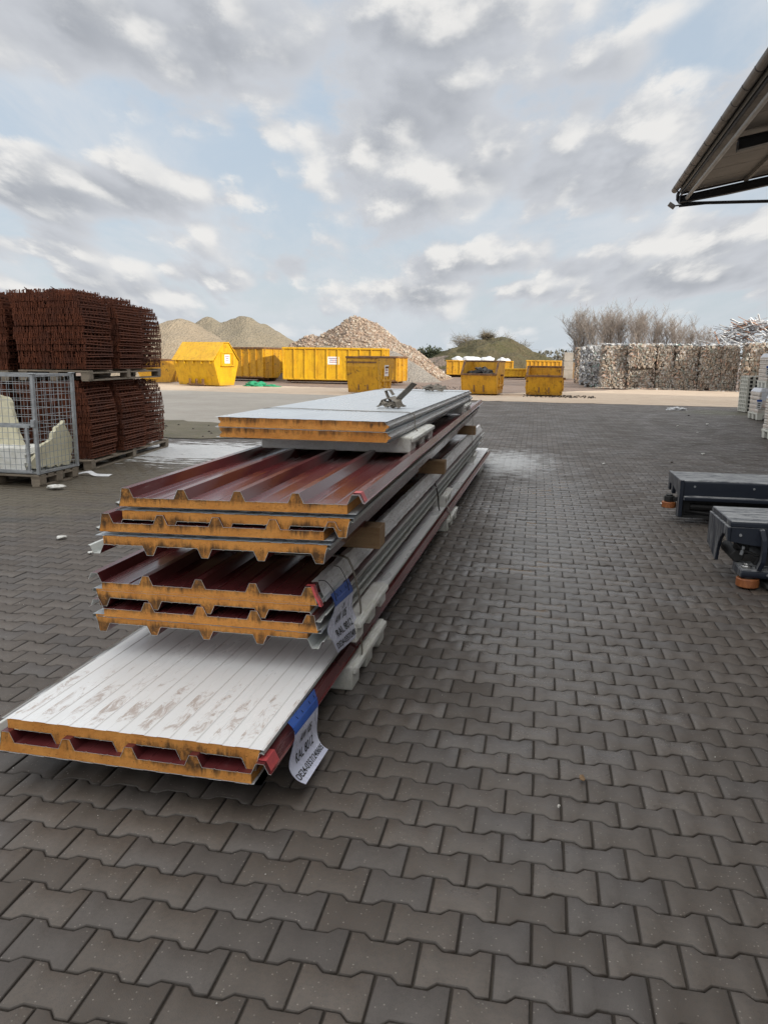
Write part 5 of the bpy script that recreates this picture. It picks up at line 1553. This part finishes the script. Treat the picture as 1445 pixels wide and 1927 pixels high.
def far_wood():
    rr = random.Random(9); mb = MB()
    for k in range(9000):
        x = rr.uniform(-320, 260); y = 330 + rr.uniform(-15, 25)
        hh = 5.0 + 3.0*mnoise.noise(Vector((x*0.03, 0, 3))) + 2.0*mnoise.noise(Vector((x*0.15, 1, 3)))
        z = rr.random()*max(hh, 1.5)
        s = rr.uniform(0.5, 1.3); q = Euler((rr.uniform(0, 6), rr.uniform(0, 6), rr.uniform(0, 6))).to_matrix()
        mb.add([Vector((x, y, z)) + q @ Vector(v) for v in ((-s, 0, 0), (0, -s*.6, 0), (s, 0, 0), (0, s*.6, 0))], [(0, 1, 2, 3)])
    o = mb.build('distant_wood', M['hedge'], recalc=False)
    tag(o, 'low strip of far-off woodland along the horizon', 'wood', kind='stuff')
far_wood()

# ------------------------------------------------------------------ bales
def bale_mesh(W, D, Hh, seed, m, mb_m):
    bm = bmesh.new(); bmesh.ops.create_cube(bm, size=1.0)
    bmesh.ops.subdivide_edges(bm, edges=bm.edges, cuts=13, use_grid_fill=True)
    off = Vector((seed*5.1, seed*3.3, seed*1.9))
    for v in bm.verts:
        c = v.co.copy()
        r = 0.5
        e = Vector((c.x*W, c.y*D, c.z*Hh))
        # rounded corners and bulging sides pinched by the wires
        rd = (abs(c.x)/r)**6 + (abs(c.y)/r)**6 + (abs(c.z)/r)**6
        k = 1/max(rd**(1/6), 1e-3) if rd > 1 else 1
        e *= (0.25 + 0.75*k)
        n = mnoise.fractal(e*2.2 + off, 1.0, 2.0, 3)
        e += e.normalized()*n*0.10
        e += e.normalized()*mnoise.noise(e*9 + off)*0.05
        v.co = e + Vector((0, 0, Hh/2))
    me = bpy.data.meshes.new('pressed_block'); bm.to_mesh(me); bm.free(); me.materials.append(m)
    rr = random.Random(seed); bits = MB(); tints = []
    for k in range(420):
        f = rr.choice((0, 0, 0, 1, 2, 3))
        if f == 0: p = Vector((rr.uniform(-.5, .5)*W, -D/2, rr.uniform(0, 1)*Hh))
        elif f == 1: p = Vector((-W/2, rr.uniform(-.5, .5)*D, rr.uniform(0, 1)*Hh))
        elif f == 2: p = Vector((W/2, rr.uniform(-.5, .5)*D, rr.uniform(0, 1)*Hh))
        else: p = Vector((rr.uniform(-.5, .5)*W, rr.uniform(-.5, .5)*D, Hh))
        s = rr.uniform(0.04, 0.13); q = Euler((rr.uniform(0, 6), rr.uniform(0, 6), rr.uniform(0, 6))).to_matrix()
        bits.box(p*0.985, (s*1.5, s, s*0.35), q, 0, (rr.uniform(.3, 1), rr.uniform(.3, 1))); tints += [rr.random()]*6
    o = bits.build('loose_bits', mb_m, recalc=False); set_tint(o.data, tints)
    me2 = o.data; bpy.data.objects.remove(o)
    wr = MB()
    for k in range(5):
        z = Hh*(0.14+0.18*k); e = 0.03
        wr.tube([(-W/2-e, -D/2-e, z), (W/2+e, -D/2-e, z), (W/2+e, D/2+e, z), (-W/2-e, D/2+e, z), (-W/2-e, -D/2-e, z)], 0.006, 4)
    o = wr.build('binding_wire', M['wire'], recalc=False); me3 = o.data; bpy.data.objects.remove(o)
    return me, me2, me3
BG = 'pressed bales of plastic waste'
BV = [bale_mesh(1.0, 1.3, 1.0, s, M['bale'], M['balebits']) for s in (1, 2, 3)]
GV = [bale_mesh(1.0, 1.3, 1.0, 4, M['greybale'], M['greybits'])]
def bale(label, x, y, z, w, d, h, yaw, ms):
    o = thing('bale', label, 'bale', (x, y, z), (0, 0, yaw), BG)
    o.scale = (w, d/1.3, h)
    for nm, me in zip(('pressed_block', 'loose_bits', 'binding_wire'), ms):
        q = link_mesh(nm, me, o)
        if nm == 'loose_bits': q['kind'] = 'stuff'
cols = [(4.75, 51.9, 1.55), (6.35, 51.6, 1.62), (7.75, 51.5, 1.10), (8.95, 51.3, 1.35), (10.25, 50.8, 1.25), (11.25, 50.2, 0.85), (12.35, 48.6, 1.45), (13.9, 47.9, 1.5), (15.4, 47.4, 1.5)]
names = ['leftmost column of the front row', 'second column from the left of the front row', 'third column from the left, a narrow one', 'fourth column from the left of the front row', 'fifth column from the left of the front row', 'narrow dark column right of the row middle', 'column just left of the tray stack', 'column behind the goods pallets', 'far right column behind the goods pallets']
for k, (x, y, w) in enumerate(cols):
    for tier in (0, 1):
        h = 1.30 + random.uniform(-.05, .06) + (0.10 if k >= 6 and tier else 0)
        bale(f'{"upper" if tier else "lower"} speckled bale in the {names[k]}', x + random.uniform(-.05, .05), y + random.uniform(-.16, .16), 1.30*tier, w*0.92, 1.3, h, random.uniform(-.05, .05), BV[(k+tier*2) % 3])
for k, (x, y) in enumerate(((3.9, 54.5), (3.75, 58.5), (3.6, 63.5))):
    for tier in (0, 1):
        nm = ('nearest', 'middle', 'farthest')[k]
        bale(f'{"upper" if tier else "lower"} grey and blue bale, {nm} of the row running back on the left', x, y, 1.30*tier, 1.35, 1.4, 1.3, random.uniform(-.1, .1), GV[0] if k < 2 else BV[1])
def debris_tops():
    rr = random.Random(77)
    root = None; mb = MB(); tints = []
    for k in range(420):
        i = rr.randrange(len(cols)); x, y, w = cols[i]
        q = Euler((rr.uniform(-.6, .6), rr.uniform(-.6, .6), rr.uniform(0, 6))).to_matrix()
        s = rr.uniform(0.08, 0.28)
        mb.box((x + rr.uniform(-.5, .5)*w, y + rr.uniform(-.6, .5), 2.62 + rr.uniform(0, 0.10)), (s, s*0.7, s*0.3), q, 0, (rr.uniform(.3, 1), rr.uniform(.3, 1))); tints += [rr.random()]*6
    o = mb.build('loose_plastic', M['greybits'], recalc=False); set_tint(o.data, tints)
    tag(o, 'loose pale plastic scraps lying along the tops of the bales', 'plastic scraps', kind='stuff')
    mb = MB(); tints = []
    for k in range(300):
        x = rr.uniform(3.2, 13.5); y = 50.7 - max(0, x-9)*0.75 + rr.uniform(-.9, .1)
        q = Euler((rr.uniform(-.4, .4), rr.uniform(-.4, .4), rr.uniform(0, 6))).to_matrix(); s = rr.uniform(0.04, 0.16)
        mb.box((x, y, 0.02), (s, s*0.7, s*0.3), q, 0, (rr.uniform(.3, 1), rr.uniform(.3, 1))); tints += [rr.random()]*6
    o = mb.build('loose_plastic', M['balebits'], recalc=False); set_tint(o.data, tints)
    tag(o, 'crumbs of plastic scattered along the foot of the bales', 'plastic scraps', kind='stuff')
debris_tops()
def alu_heap():
    rr = random.Random(31); mb = MB(); tints = []
    for k in range(520):
        a = rr.uniform(0, 6.28); d = rr.random()**0.6*4.6
        x, y = d*math.cos(a), d*math.sin(a)*0.5
        z = 4.35*max(0, 1-(d/4.9)**2) - rr.random()*0.35
        th = rr.uniform(0, 6.28); tl_ = rr.uniform(-.5, .35)
        L = rr.uniform(0.8, 2.6)
        e = Vector((math.cos(th)*math.cos(tl_), math.sin(th)*math.cos(tl_), math.sin(tl_)))*L/2
        p = Vector((x, y, max(z, 0.1)))
        mb.bar(p-e, p+e, rr.uniform(0.05, 0.14), rr.uniform(0.02, 0.06)); tints += [rr.random()]*6
    o = mb.build('metal_scrap_heap', M['alu'], recalc=False); set_tint(o.data, tints)
    o.location = (13.6, 54.0, 0)
    tag(o, 'heap of silvery aluminium profile scrap rising behind the bales', 'scrap heap')
alu_heap()
# concrete blocks and dark fence by the bales
o = thing('concrete_block_pile', 'stack of big pale concrete blocks standing left of the bales', 'concrete blocks', (2.75, 74.5, 0))
for (x, z) in ((0, 0), (0, 0.8), (0, 1.6)):
    mb = MB(); mb.box((x, 0, z+0.395), (0.85 if z < 1.6 else 0.8, 0.9, 0.785)); mb.build('block', M['concrete'], o, bevel=0.03)
o = thing('board_fence', 'low brown board fence beside the concrete blocks', 'fence', (4.6, 76, 0))
for k in range(10):
    mb = MB(); mb.box((-1.2+0.27*k, 0, 0.75), (0.24, 0.04, 1.5)); mb.build('board', M['timber'], o)
for k in range(2):
    mb = MB(); mb.box((0, 0.05, 0.4+0.8*k), (2.7, 0.05, 0.1)); mb.build('rail', M['timber'], o)

# ------------------------------------------------------------------ goods pallets on the right
def goods(label, x, y, z, W, D, Hh, yaw=0.0, band=True):
    o = thing('goods_pallet', label, 'goods pallet', (x, y, z), (0, 0, yaw), 'wrapped goods on white pallets')
    for sx in (-1, 0, 1):
        for sy in (-1, 0, 1):
            mb = MB(); mb.box((sx*(W/2-0.09), sy*(D/2-0.09), 0.075), (0.15, 0.15, 0.15), None, 0, (1.1, 1.1)); mb.build('pallet_foot', M['tray'], o, bevel=0.01)
    mb = MB(); mb.box((0, 0, 0.17), (W, D, 0.05)); mb.build('pallet_deck', M['tray'], o, bevel=0.008)
    mb = MB()
    h0 = 0.195; n = max(3, int((Hh-h0)/0.12))
    rr = random.Random(int(x*10+y)); lh = (Hh-0.1-h0)/n
    for k in range(n):
        mb.box((rr.uniform(-.008, .008), rr.uniform(-.008, .008), h0+lh*(k+0.5)), (W-0.04, D-0.04, lh-0.012))
    mb.build('cartons', M['wrap'], o, bevel=0.012)
    mb = MB()
    mb.box((0, 0, Hh-0.06), (W-0.02, D-0.02, 0.12), None, 0, (0.88, 0.88)); mb.build('wrap_cover', M['wraptop'], o, bevel=0.02)
    # cover strip down the front corner, printed sheet and blue edged ticket
    mb = MB(); mb.box((-W/2+0.28, -D/2+0.012, Hh-0.29), (0.40, 0.012, 0.34)); mb.build('cover_flap', M['wraptop'], o)
    mb = MB(); mb.box((-W/2+0.26, -D/2+0.002, Hh*0.52), (0.28, 0.012, 0.2)); mb.build('carton_print', M['labelprint'], o)
    tk = MB(); tk.box((-W/2+0.03, -D/2-0.012, Hh*0.50), (0.13, 0.008, 0.26)); t1 = tk.build('ticket', M['sign'], o)
    tk = MB(); tk.box((-W/2+0.03, -D/2-0.018, Hh*0.50+0.105), (0.13, 0.006, 0.06)); tk.build('ticket_strip', M['tagblue'], t1)
    tk = MB()
    for k in range(3): tk.box((-W/2+0.03, -D/2-0.018, Hh*0.50+0.03-0.055*k), (0.07, 0.004, 0.025))
    tk.build('ticket_print', M['ink'], t1)
    return o
goods('nearest wrapped goods pallet at the right edge, a blue-topped ticket on its corner', 5.48, 17.7, 0.01, 1.2, 1.0, 0.97)
goods('lower wrapped goods pallet in front of the white tray stack', 6.84, 24.3, 0.01, 1.25, 1.0, 0.90)
goods('wrapped goods pallet stacked on top of another beside the white tray stack', 7.0, 24.4, 0.915, 1.2, 0.95, 0.98)
def trays():
    o = thing('tray_stack', 'tall stack of white perforated plastic trays beside the goods pallets', 'trays', (7.35, 28.0, 0), (0, 0, 0.05))
    W, D = 1.1, 0.8
    for k in range(9):
        z = 0.02 + 0.131*k; mb = MB()
        mb.box((0, 0, z+0.01), (W, D, 0.02)); mb.box((0, 0, z+0.118), (W, D, 0.016))
        for sx in (-1, 1):
            for j in range(5): mb.box((sx*(W/2-0.02), -D/2+0.03+(D-0.06)*j/4, z+0.064), (0.04, 0.055, 0.09))
        for sy in (-1, 1):
            for j in range(7): mb.box((-W/2+0.03+(W-0.06)*j/6, sy*(D/2-0.02), z+0.064), (0.07, 0.04, 0.09))
        mb.build('tray', M['tray'], o)
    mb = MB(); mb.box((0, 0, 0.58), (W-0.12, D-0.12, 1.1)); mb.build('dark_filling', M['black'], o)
trays()

# ------------------------------------------------------------------ load arms at the right
def arm1():
    o = thing('load_arm', 'farther dark blue steel load arm with a small brown guide roller at its tip', 'load arm', (1.47, 8.0, 0), group='dark blue load arms')
    Lx = 3.4; zt = 0.445
    fn = lambda p, t: (t, p[0], p[1])
    top = MB(); top.prism([(0.0, zt-0.16), (0, zt-0.012), (0.02, zt), (0.66, zt), (0.70, zt-0.02), (0.70, zt-0.18), (0.66, zt-0.16), (0.04, zt-0.14)], fn, 0.0, Lx); top.build('top_beam', M['navy'], o, bevel=0.008)
    lip = MB(); lip.prism([(-0.035, zt-0.20), (-0.035, zt-0.165), (0.03, zt-0.14), (0.03, zt-0.20)], fn, 0.02, Lx); lip.build('lower_flange', M['navy'], o, bevel=0.006)
    web = MB(); web.box((Lx/2+0.02, 0.10, 0.17), (Lx, 0.05, 0.17)); web.box((Lx/2+0.02, 0.10, 0.075), (Lx, 0.12, 0.03)); web.tube([(0.10, 0.06, 0.175), (Lx, 0.06, 0.175)], 0.035, 10); web.build('web_plate', M['black'], o)
    end = MB()
    end.prism([(-0.015, 0.075), (0.12, 0.06), (0.10, 0.28), (0.40, 0.33), (0.42, 0.24), (0.48, 0.24), (0.50, 0.33), (0.60, 0.33), (0.62, 0.25), (0.70, 0.25), (0.70, zt+0.002), (-0.01, zt+0.002)], lambda p, t: (t, p[0], p[1]), -0.018, 0.02); end.build('end_plate', M['navy'], o, bevel=0.006)
    rl = MB(); rl.tube([(-0.07, 0.24, 0.125), (-0.07, 0.24, 0.185)], 0.073, 24); rl.build('guide_roller', M['roller'], o, bevel=0.005)
    ar = MB(); ar.tube([(-0.07, 0.24, 0.186), (-0.07, 0.24, 0.245)], 0.05, 16); ar.tube([(-0.07, 0.24, 0.245), (-0.07, 0.24, 0.26)], 0.035, 16); ar.box((-0.0, 0.24, 0.215), (0.14, 0.08, 0.035)); ar.build('roller_mount', M['black'], o, bevel=0.004)
    bt = MB(); bt.tube([(-0.155, 0.24, 0.155), (-0.135, 0.24, 0.155)], 0.014, 10); bt.build('bolt', M['chrome'], o)
    wh = MB(); wh.tube([(0.38, 0.16, 0.08), (0.38, 0.52, 0.08)], 0.08, 20); wh.tube([(0.75, 0.16, 0.08), (0.75, 0.52, 0.08)], 0.08, 20); wh.build('load_wheel', M['black'], o, bevel=0.008)
    f = MB(); f.box((0.22, 0.13, 0.085), (0.12, 0.05, 0.03)); f.build('bracket', M['galv'], o, bevel=0.004)
    for k in range(4):
        b_ = MB(); b_.tube([(0.12+0.55*k, 0.012, zt-0.06), (0.12+0.55*k, -0.004, zt-0.06)], 0.011, 8); b_.build('bolt', M['galv'], o)
    MB().tube([(0.06, 0.05, 0.13), (0.3, 0.02, 0.115), (0.7, 0.03, 0.125), (1.4, 0.02, 0.11), (2.4, 0.03, 0.12)], 0.009, 8).build('hose', M['black'], o, smooth=True)
    lw = MB(); lw.box((Lx/2+0.15, 0.35, 0.16), (Lx-0.3, 0.3, 0.2)); lw.build('inner_housing', M['black'], o)
arm1()
def arm2():
    o = thing('load_arm', 'nearer dark blue load arm with an open wheel arch and large brown roller', 'load arm', (1.41, 5.75, 0), group='dark blue load arms')
    Lx = 3.0; zt = 0.488
    fn = lambda p, t: (t, p[0], p[1])
    plate = MB(); plate.prism([(0.0, zt-0.012), (0.012, zt), (0.60, zt), (0.63, zt-0.02), (0.63, zt-0.045), (0, zt-0.045)], fn, 0.0, Lx); plate.build('deck_plate', M['navy'], o, bevel=0.006)
    # front skirt with its arched lower edge
    lo = [(0.0, zt-0.15), (0.10, zt-0.165), (0.18, zt-0.175), (0.26, zt-0.178), (0.33, zt-0.17), (0.40, zt-0.16), (0.55, zt-0.15), (Lx, zt-0.16)]
    hi = [(x, zt-0.045) for x, _ in reversed(lo)]
    sk = MB(); sk.prism(lo + hi, lambda p, t: (p[0], t, p[1]), 0.0, 0.022); sk.build('front_skirt', M['navy'], o, bevel=0.003)
    # end plate hanging down at the back, arched out towards the front
    arch = [(0.0, zt-0.15), (0.05, zt-0.135), (0.10, zt-0.115), (0.17, zt-0.13), (0.24, zt-0.19), (0.30, zt-0.28), (0.32, zt-0.37), (0.37, zt-0.355), (0.63, zt-0.29), (0.63, zt-0.046), (0.0, zt-0.046)]
    ep = MB(); ep.prism(arch, fn, -0.014, 0.012); ep.build('end_plate', M['navy'], o, bevel=0.004)
    # curved stay down to the lower bar
    st = MB(); pts = [(0.205, -0.012, zt-0.05), (0.222, -0.03, zt-0.12), (0.228, -0.035, zt-0.20), (0.225, -0.03, zt-0.28), (0.21, -0.005, zt-0.345)]
    st.ribbon(pts, 0.075, 0.03, (0.1, 1, 0)); st.build('curved_stay', M['navy'], o, recalc=True)
    lb = MB(); lb.prism([(-0.03, zt-0.405), (-0.04, zt-0.375), (-0.03, zt-0.345), (0.20, zt-0.335), (0.22, zt-0.405)], fn, 0.088, Lx); lb.build('lower_bar', M['navy'], o, bevel=0.008)
    pn = MB(); pn.tube([(0.14, 0.03, zt-0.343), (0.14, 0.03, zt-0.325)], 0.036, 18); pn.tube([(0.14, 0.03, zt-0.325), (0.14, 0.03, zt-0.31)], 0.02, 12); pn.build('pin', M['chrome'], o, bevel=0.003)
    ro = MB(); ro.tube([(0.155, 0.02, 0.012), (0.155, 0.02, 0.075)], 0.078, 28); ro.build('guide_roller', M['roller'], o, bevel=0.006)
    pl = MB(); pl.tube([(0.155, 0.02, 0.076), (0.155, 0.02, 0.092)], 0.05, 16); pl.build('roller_mount', M['black'], o)
    ax = MB(); ax.tube([(0.10, 0.14, 0.20), (0.10, 0.48, 0.20)], 0.045, 14); ax.tube([(0.33, 0.10, 0.13), (0.33, 0.50, 0.13)], 0.125, 24); ax.box((0.14, 0.22, 0.27), (0.10, 0.06, 0.13)); ax.tube([(0.60, 0.10, 0.13), (0.60, 0.50, 0.13)], 0.125, 24); ax.build('load_wheel', M['black'], o, bevel=0.006)
    br = MB(); br.box((0.125, 0.12, 0.25), (0.022, 0.02, 0.07), Euler((0, 0.2, 0)).to_matrix()); br.build('bracket', M['galv'], o, bevel=0.004)
    for x, z in ((0.07, zt-0.10), (0.36, zt-0.10), (0.62, zt-0.10), (0.27, zt-0.375), (0.42, zt-0.375)):
        b_ = MB(); y_ = 0.0 if z > 0.2 else -0.03
        b_.tube([(x, y_+0.01, z), (x, y_-0.008, z)], 0.010, 8); b_.build('bolt', M['galv'], o)
    MB().tube([(0.05, 0.2, 0.33), (0.12, 0.12, 0.26), (0.22, 0.10, 0.22), (0.34, 0.08, 0.25), (0.5, 0.1, 0.3)], 0.010, 8).build('hose', M['black'], o, smooth=True)
    inn = MB(); inn.box((Lx/2+0.4, 0.34, 0.25), (Lx-0.8, 0.3, 0.32)); inn.box((Lx/2+0.1, 0.50, 0.30), (Lx-0.2, 0.05, 0.2)); inn.build('inner_housing', M['black'], o)
    sd = MB(); sd.prism([(-0.10, 0.03), (-0.05, 0.012), (0.12, 0.012), (0.15, 0.035), (0.10, 0.05), (-0.06, 0.05)], fn, 0.26, Lx); sd.build('skid_plate', M['black'], o, bevel=0.006)
arm2()

# ------------------------------------------------------------------ hall roof at the right
def hall():
    ey = 0.0222                                 # eave line drifts with the yard's lie
    o = thing('hall_roof', 'dark steel hall roof with a projecting eave and gutter at the upper right', 'hall roof', (4.02, 26.8, 6.45), (0, 0, -ey))
    L, Wd, sl = 62.0, 22.0, math.tan(R(11.2))
    fn = lambda p, t: (p[0], -t, p[1])
    # roof sheet: underside panels with open joints every metre along the slope
    mb = MB(); n = 48
    for k in range(n):
        a = 0.12 + (L-0.12)*k/n; b = 0.12 + (L-0.12)*(k+1)/n - 0.02
        mb.prism([(0.10, 0.30+0.10*sl), (Wd, 0.30+Wd*sl), (Wd, 0.44+Wd*sl), (0.10, 0.44+0.10*sl)], fn, a, b)
    mb.build('ceiling_panel', M['roofunder'], o)
    mb = MB(); mb.prism([(0.10, 0.262+0.10*sl), (Wd, 0.262+Wd*sl), (Wd, 0.455+Wd*sl), (0.10, 0.455+0.10*sl)], fn, 0.02, 0.115); mb.build('gable_trim', M['steel'], o)
    mb = MB(); mb.prism([(-0.05, 0.465-0.05*sl), (Wd, 0.465+Wd*sl), (Wd, 0.53+Wd*sl), (-0.05, 0.53-0.05*sl)], fn, -0.02, L); mb.build('roof_skin', M['rooftop'], o)
    # the other slope of the roof, falling away from the yard
    mb = MB(); mb.prism([(Wd+0.01, 0.465+Wd*sl), (2*Wd, 0.465), (2*Wd, 0.53), (Wd+0.01, 0.53+Wd*sl)], fn, -0.02, L); mb.build('far_roof_slope', M['rooftop'], o)
    # gutter, half round, with joints
    gt = MB()
    arc = [(-0.10 + 0.10*math.cos(a), 0.44 + 0.10*math.sin(a)) for a in [PI + PI*k/10 for k in range(11)]]
    arc2 = [(-0.10 + 0.092*math.cos(a), 0.44 + 0.092*math.sin(a)) for a in [2*PI - PI*k/10 for k in range(11)]]
    gt.prism(arc + arc2, fn, -0.05, L)
    g = gt.build('gutter', M['gutter'], o)
    jn = MB()
    for k in range(50):
        y = 0.5 + k*1.0
        arcj = [(-0.10 + 0.106*math.cos(a), 0.44 + 0.106*math.sin(a)) for a in [PI + PI*q/10 for q in range(11)]]
        arcj2 = [(-0.10 + 0.099*math.cos(a), 0.44 + 0.099*math.sin(a)) for a in [2*PI - PI*q/10 for q in range(11)]]
        jn.prism(arcj + arcj2, fn, y, y+0.035)
    jn.build('gutter_joint', M['steel'], g)
    # pipe and edge purlin along the eave
    MB().tube([(0.22, 0.05, 0.12), (0.22, -L, 0.12)], 0.055, 12).build('eave_pipe', M['pipe'], o, smooth=True)
    mb = MB(); mb.box((0.10, -L/2, 0.33), (0.05, L, 0.14)); mb.build('eave_purlin', M['steel'], o)
    mb = MB(); mb.box((0.04, -L/2, 0.36), (0.02, L, 0.10)); mb.build('fascia', M['pipe'], o)
    # purlins parallel to the eave, under the panels
    for k in range(1, 6):
        a = 1.9*k
        mb = MB(); mb.prism([(a-0.05, 0.195+(a-0.05)*sl), (a+0.05, 0.195+(a+0.05)*sl), (a+0.05, 0.298+(a+0.05)*sl), (a-0.05, 0.298+(a-0.05)*sl)], fn, 0.15, L); mb.build('purlin', M['roofunder'], o)
    # rafters: one at the gable, the others every 6 m, deepening inwards
    for k in range(11):
        y = 0.22 + 6.1*k
        a0 = 0.02 if k == 0 else 0.42
        for nm, poly in (('rafter', [(a0, 0.02), (1.4, 0.0+1.2*sl), (Wd, -0.14+Wd*sl), (Wd, 0.19+Wd*sl), (a0, 0.19+a0*sl)]),):
            mb = MB(); mb.prism(poly, fn, y-0.012, y+0.012)
            mb.prism([(a0, 0.0), (1.4, -0.02+1.2*sl), (Wd, -0.16+Wd*sl), (Wd, -0.135+Wd*sl), (1.4, 0.005+1.2*sl), (a0, 0.025)], fn, y-0.11, y+0.11)
            mb.prism([(a0, 0.165+a0*sl), (Wd, 0.165+Wd*sl), (Wd, 0.19+Wd*sl), (a0, 0.19+a0*sl)], fn, y-0.11, y+0.11)
            mb.box((a0+0.012, -y, 0.105), (0.024, 0.24, 0.22))
            mb.build(nm, M['steel'], o)
    # bracing tubes under the panels
    
    # tie and downpipe bend at the corner
    MB().tube([(0.02, -0.1, 0.36), (-0.02, -0.1, 0.25), (-0.01, -0.06, 0.14), (0.06, -0.02, 0.06), (0.2, 0.0, 0.03), (14, 0.0, 0.03)], 0.05, 10).build('gable_tie', M['steel'], o, smooth=True)
    mb = MB(); mb.prism([(0.05, -0.09), (0.05, -0.01), (1.0, -0.01)], fn, 0.02, 0.06); mb.build('corner_plate', M['steel'], o)
    fl = MB(); fl.box((-0.16, 0.0, -0.03), (0.22, 0.16, 0.12), Euler((0, 0.6, 0)).to_matrix()); f = fl.build('floodlight', M['gutter'], o, bevel=0.012)
    fl = MB(); fl.bar((-0.06, 0, -0.04), (0.08, 0, -0.02), 0.04); fl.build('floodlight_arm', M['steel'], f)
    for k in range(4):
        mb = MB(); mb.box((2.55, -3.2-4.5*k, 0.14+2.5*sl), (0.13, 1.5, 0.08)); mb.build('tube_lamp', M['lamp'], o, bevel=0.01)
    # columns under the ridge and the hall's rear wall carry the roof, standing outside the picture
    for k in range(6):
        mb = MB(); mb.box((Wd-1.0, -0.22-12.2*k, (-6.45 + Wd*sl-0.3)/2), (0.3, 0.3, 6.45+Wd*sl-0.5)); mb.build('column', M['steel'], o, bevel=0.01)
    mb = MB(); mb.box((Wd+9, -L/2, -3.1), (0.2, L, 6.6)); mb.build('rear_wall', M['roofunder'], o)
hall()

# ------------------------------------------------------------------ litter and small things
def flake(name, label, cat, x, y, s, m, seed, group=None, z=0.006, flat=0.25):
    rr = random.Random(seed)
    bm = bmesh.new(); bmesh.ops.create_icosphere(bm, subdivisions=2, radius=s)
    for v in bm.verts:
        k = 1 + 0.55*mnoise.noise(v.co*(2.2/s) + Vector((seed, seed*2, 0)))
        v.co = Vector((v.co.x*k*rr.uniform(0.95, 1.05), v.co.y*k*0.6, (v.co.z*k*flat)))
    mn = min(v.co.z for v in bm.verts)
    for v in bm.verts: v.co.z -= mn
    me = bpy.data.meshes.new(name); bm.to_mesh(me); bm.free(); me.materials.append(m)
    o = link_mesh(name, me); o.location = (x, y, z); o.rotation_euler = (0, 0, rr.uniform(0, 3))
    return tag(o, label, cat, group)
LG = 'bits of litter on the paving'
flake('foam_crumb', 'white foam scrap on the paving just in front of the mesh cage', 'litter', -5.56, 8.15, 0.11, M['litter'], 1, LG)
flake('foam_crumb', 'white scrap on the paving left of the upper pack', 'litter', -4.0, 5.9, 0.05, M['litter'], 2, LG)
flake('foam_crumb', 'small white scrap nearest the left side of the panel stack', 'litter', -3.48, 5.5, 0.03, M['litter'], 3, LG)
lace('film_strip', 'white strip of film lying at the foot of the rusty wire stacks', 'litter', [(-5.95, 9.22, 0.02), (-5.8, 9.25, 0.05), (-5.68, 9.22, 0.02), (-5.5, 9.28, 0.012)], 0.07, M['bag_plastic'], 0.004, (0.2, 1, 0.3), LG)
flake('dry_leaf', 'curled brown leaf on the paving in the foreground', 'leaf', 0.25, 2.81, 0.017, M['leafbrown'], 4, flat=0.5)
flake('pebble', 'small white pebble on a paving joint in the foreground', 'pebble', 0.156, 2.60, 0.0075, M['pebble'], 5, flat=0.7)
lumpy('plastic_sheet', 'crumpled sheet of clear plastic on the far right of the paving', 'plastic sheet', (4.75, 28.0, 0.02), 0.27, 0.14, 0.08, M['bag_plastic'], 4, amp=0.6, fr=2.2)
for k, (x, y, s, lb) in enumerate(((4.44, 21.5, 0.10, 'pale scrap in the middle of the far right paving'), (3.55, 20.6, 0.07, 'flat pale scrap left of the middle of the far right paving'), (3.7, 18.9, 0.05, 'small pale crumb on the far right paving before the flat scrap'), (4.6, 25.0, 0.07, 'dark crumb just before the crumpled plastic sheet'), (2.95, 14.4, 0.06, 'pale scrap between the load arms and the far paving'), (3.3, 11.6, 0.06, 'pale scrap just behind the farther load arm'), (2.2, 13.0, 0.045, 'dark crumb on the paving beyond the farther load arm'), (1.1, 12.5, 0.05, 'pale crumb on the paving left of the farther load arm'))):
    flake('scrap', lb, 'litter', x, y, s*0.62, M['ruststain'] if 'dark' in lb else M['litter'], 10+k, LG, flat=0.35)
# loose green netting
o = thing('green_netting', 'crumpled green netting lying on the sand before the ribbed container', 'netting', (-15.1, 40.6, 0))
lumpy_o = lumpy('net_pile', None, None, (0, 0, 0.03), 0.55, 0.4, 0.22, M['netting'], 3, amp=0.7, fr=2.4); lumpy_o.parent = o
l2 = lumpy('net_tail', None, None, (0.85, 0.05, 0.02), 0.55, 0.18, 0.09, M['netting'], 6, amp=0.6, fr=2.4); l2.parent = o
def debris():
    rr = random.Random(55); mb = MB()
    for (x0, x1, y0, y1, n) in ((-0.6, 2.6, 35.2, 37.5, 240), (-7, -2.5, 41, 47, 120), (-9.2, -4.6, 14.2, 17.4, 30)):
        for k in range(n):
            s = rr.uniform(0.015, 0.06); q = Euler((rr.uniform(-.5, .5), rr.uniform(-.5, .5), rr.uniform(0, 6))).to_matrix()
            mb.box((rr.uniform(x0, x1), rr.uniform(y0, y1), 0.02), (s*1.5, s, s*0.6), q, 0, (.6, .6))
    o = mb.build('loose_debris', M['ruststain'], recalc=False)
    tag(o, 'dark crumbs and clods scattered on the sand and mossy ground', 'debris', kind='stuff')
debris()
def foreground_grit():
    rr = random.Random(66); mb = MB()
    for k in range(350):
        x, y = rr.uniform(-3.5, 3.5), rr.uniform(1.2, 9)
        s = rr.uniform(0.0012, 0.0032)
        q = Euler((rr.uniform(0, 6), rr.uniform(0, 6), rr.uniform(0, 6))).to_matrix()
        mb.box((x, y, 0.002), (s*1.4, s, s), q, 0, (.6, .6))
    o = mb.build('grit', M['pebble'], recalc=False)
    tag(o, 'fine pale grit sprinkled over the paving', 'grit', kind='stuff')
foreground_grit()
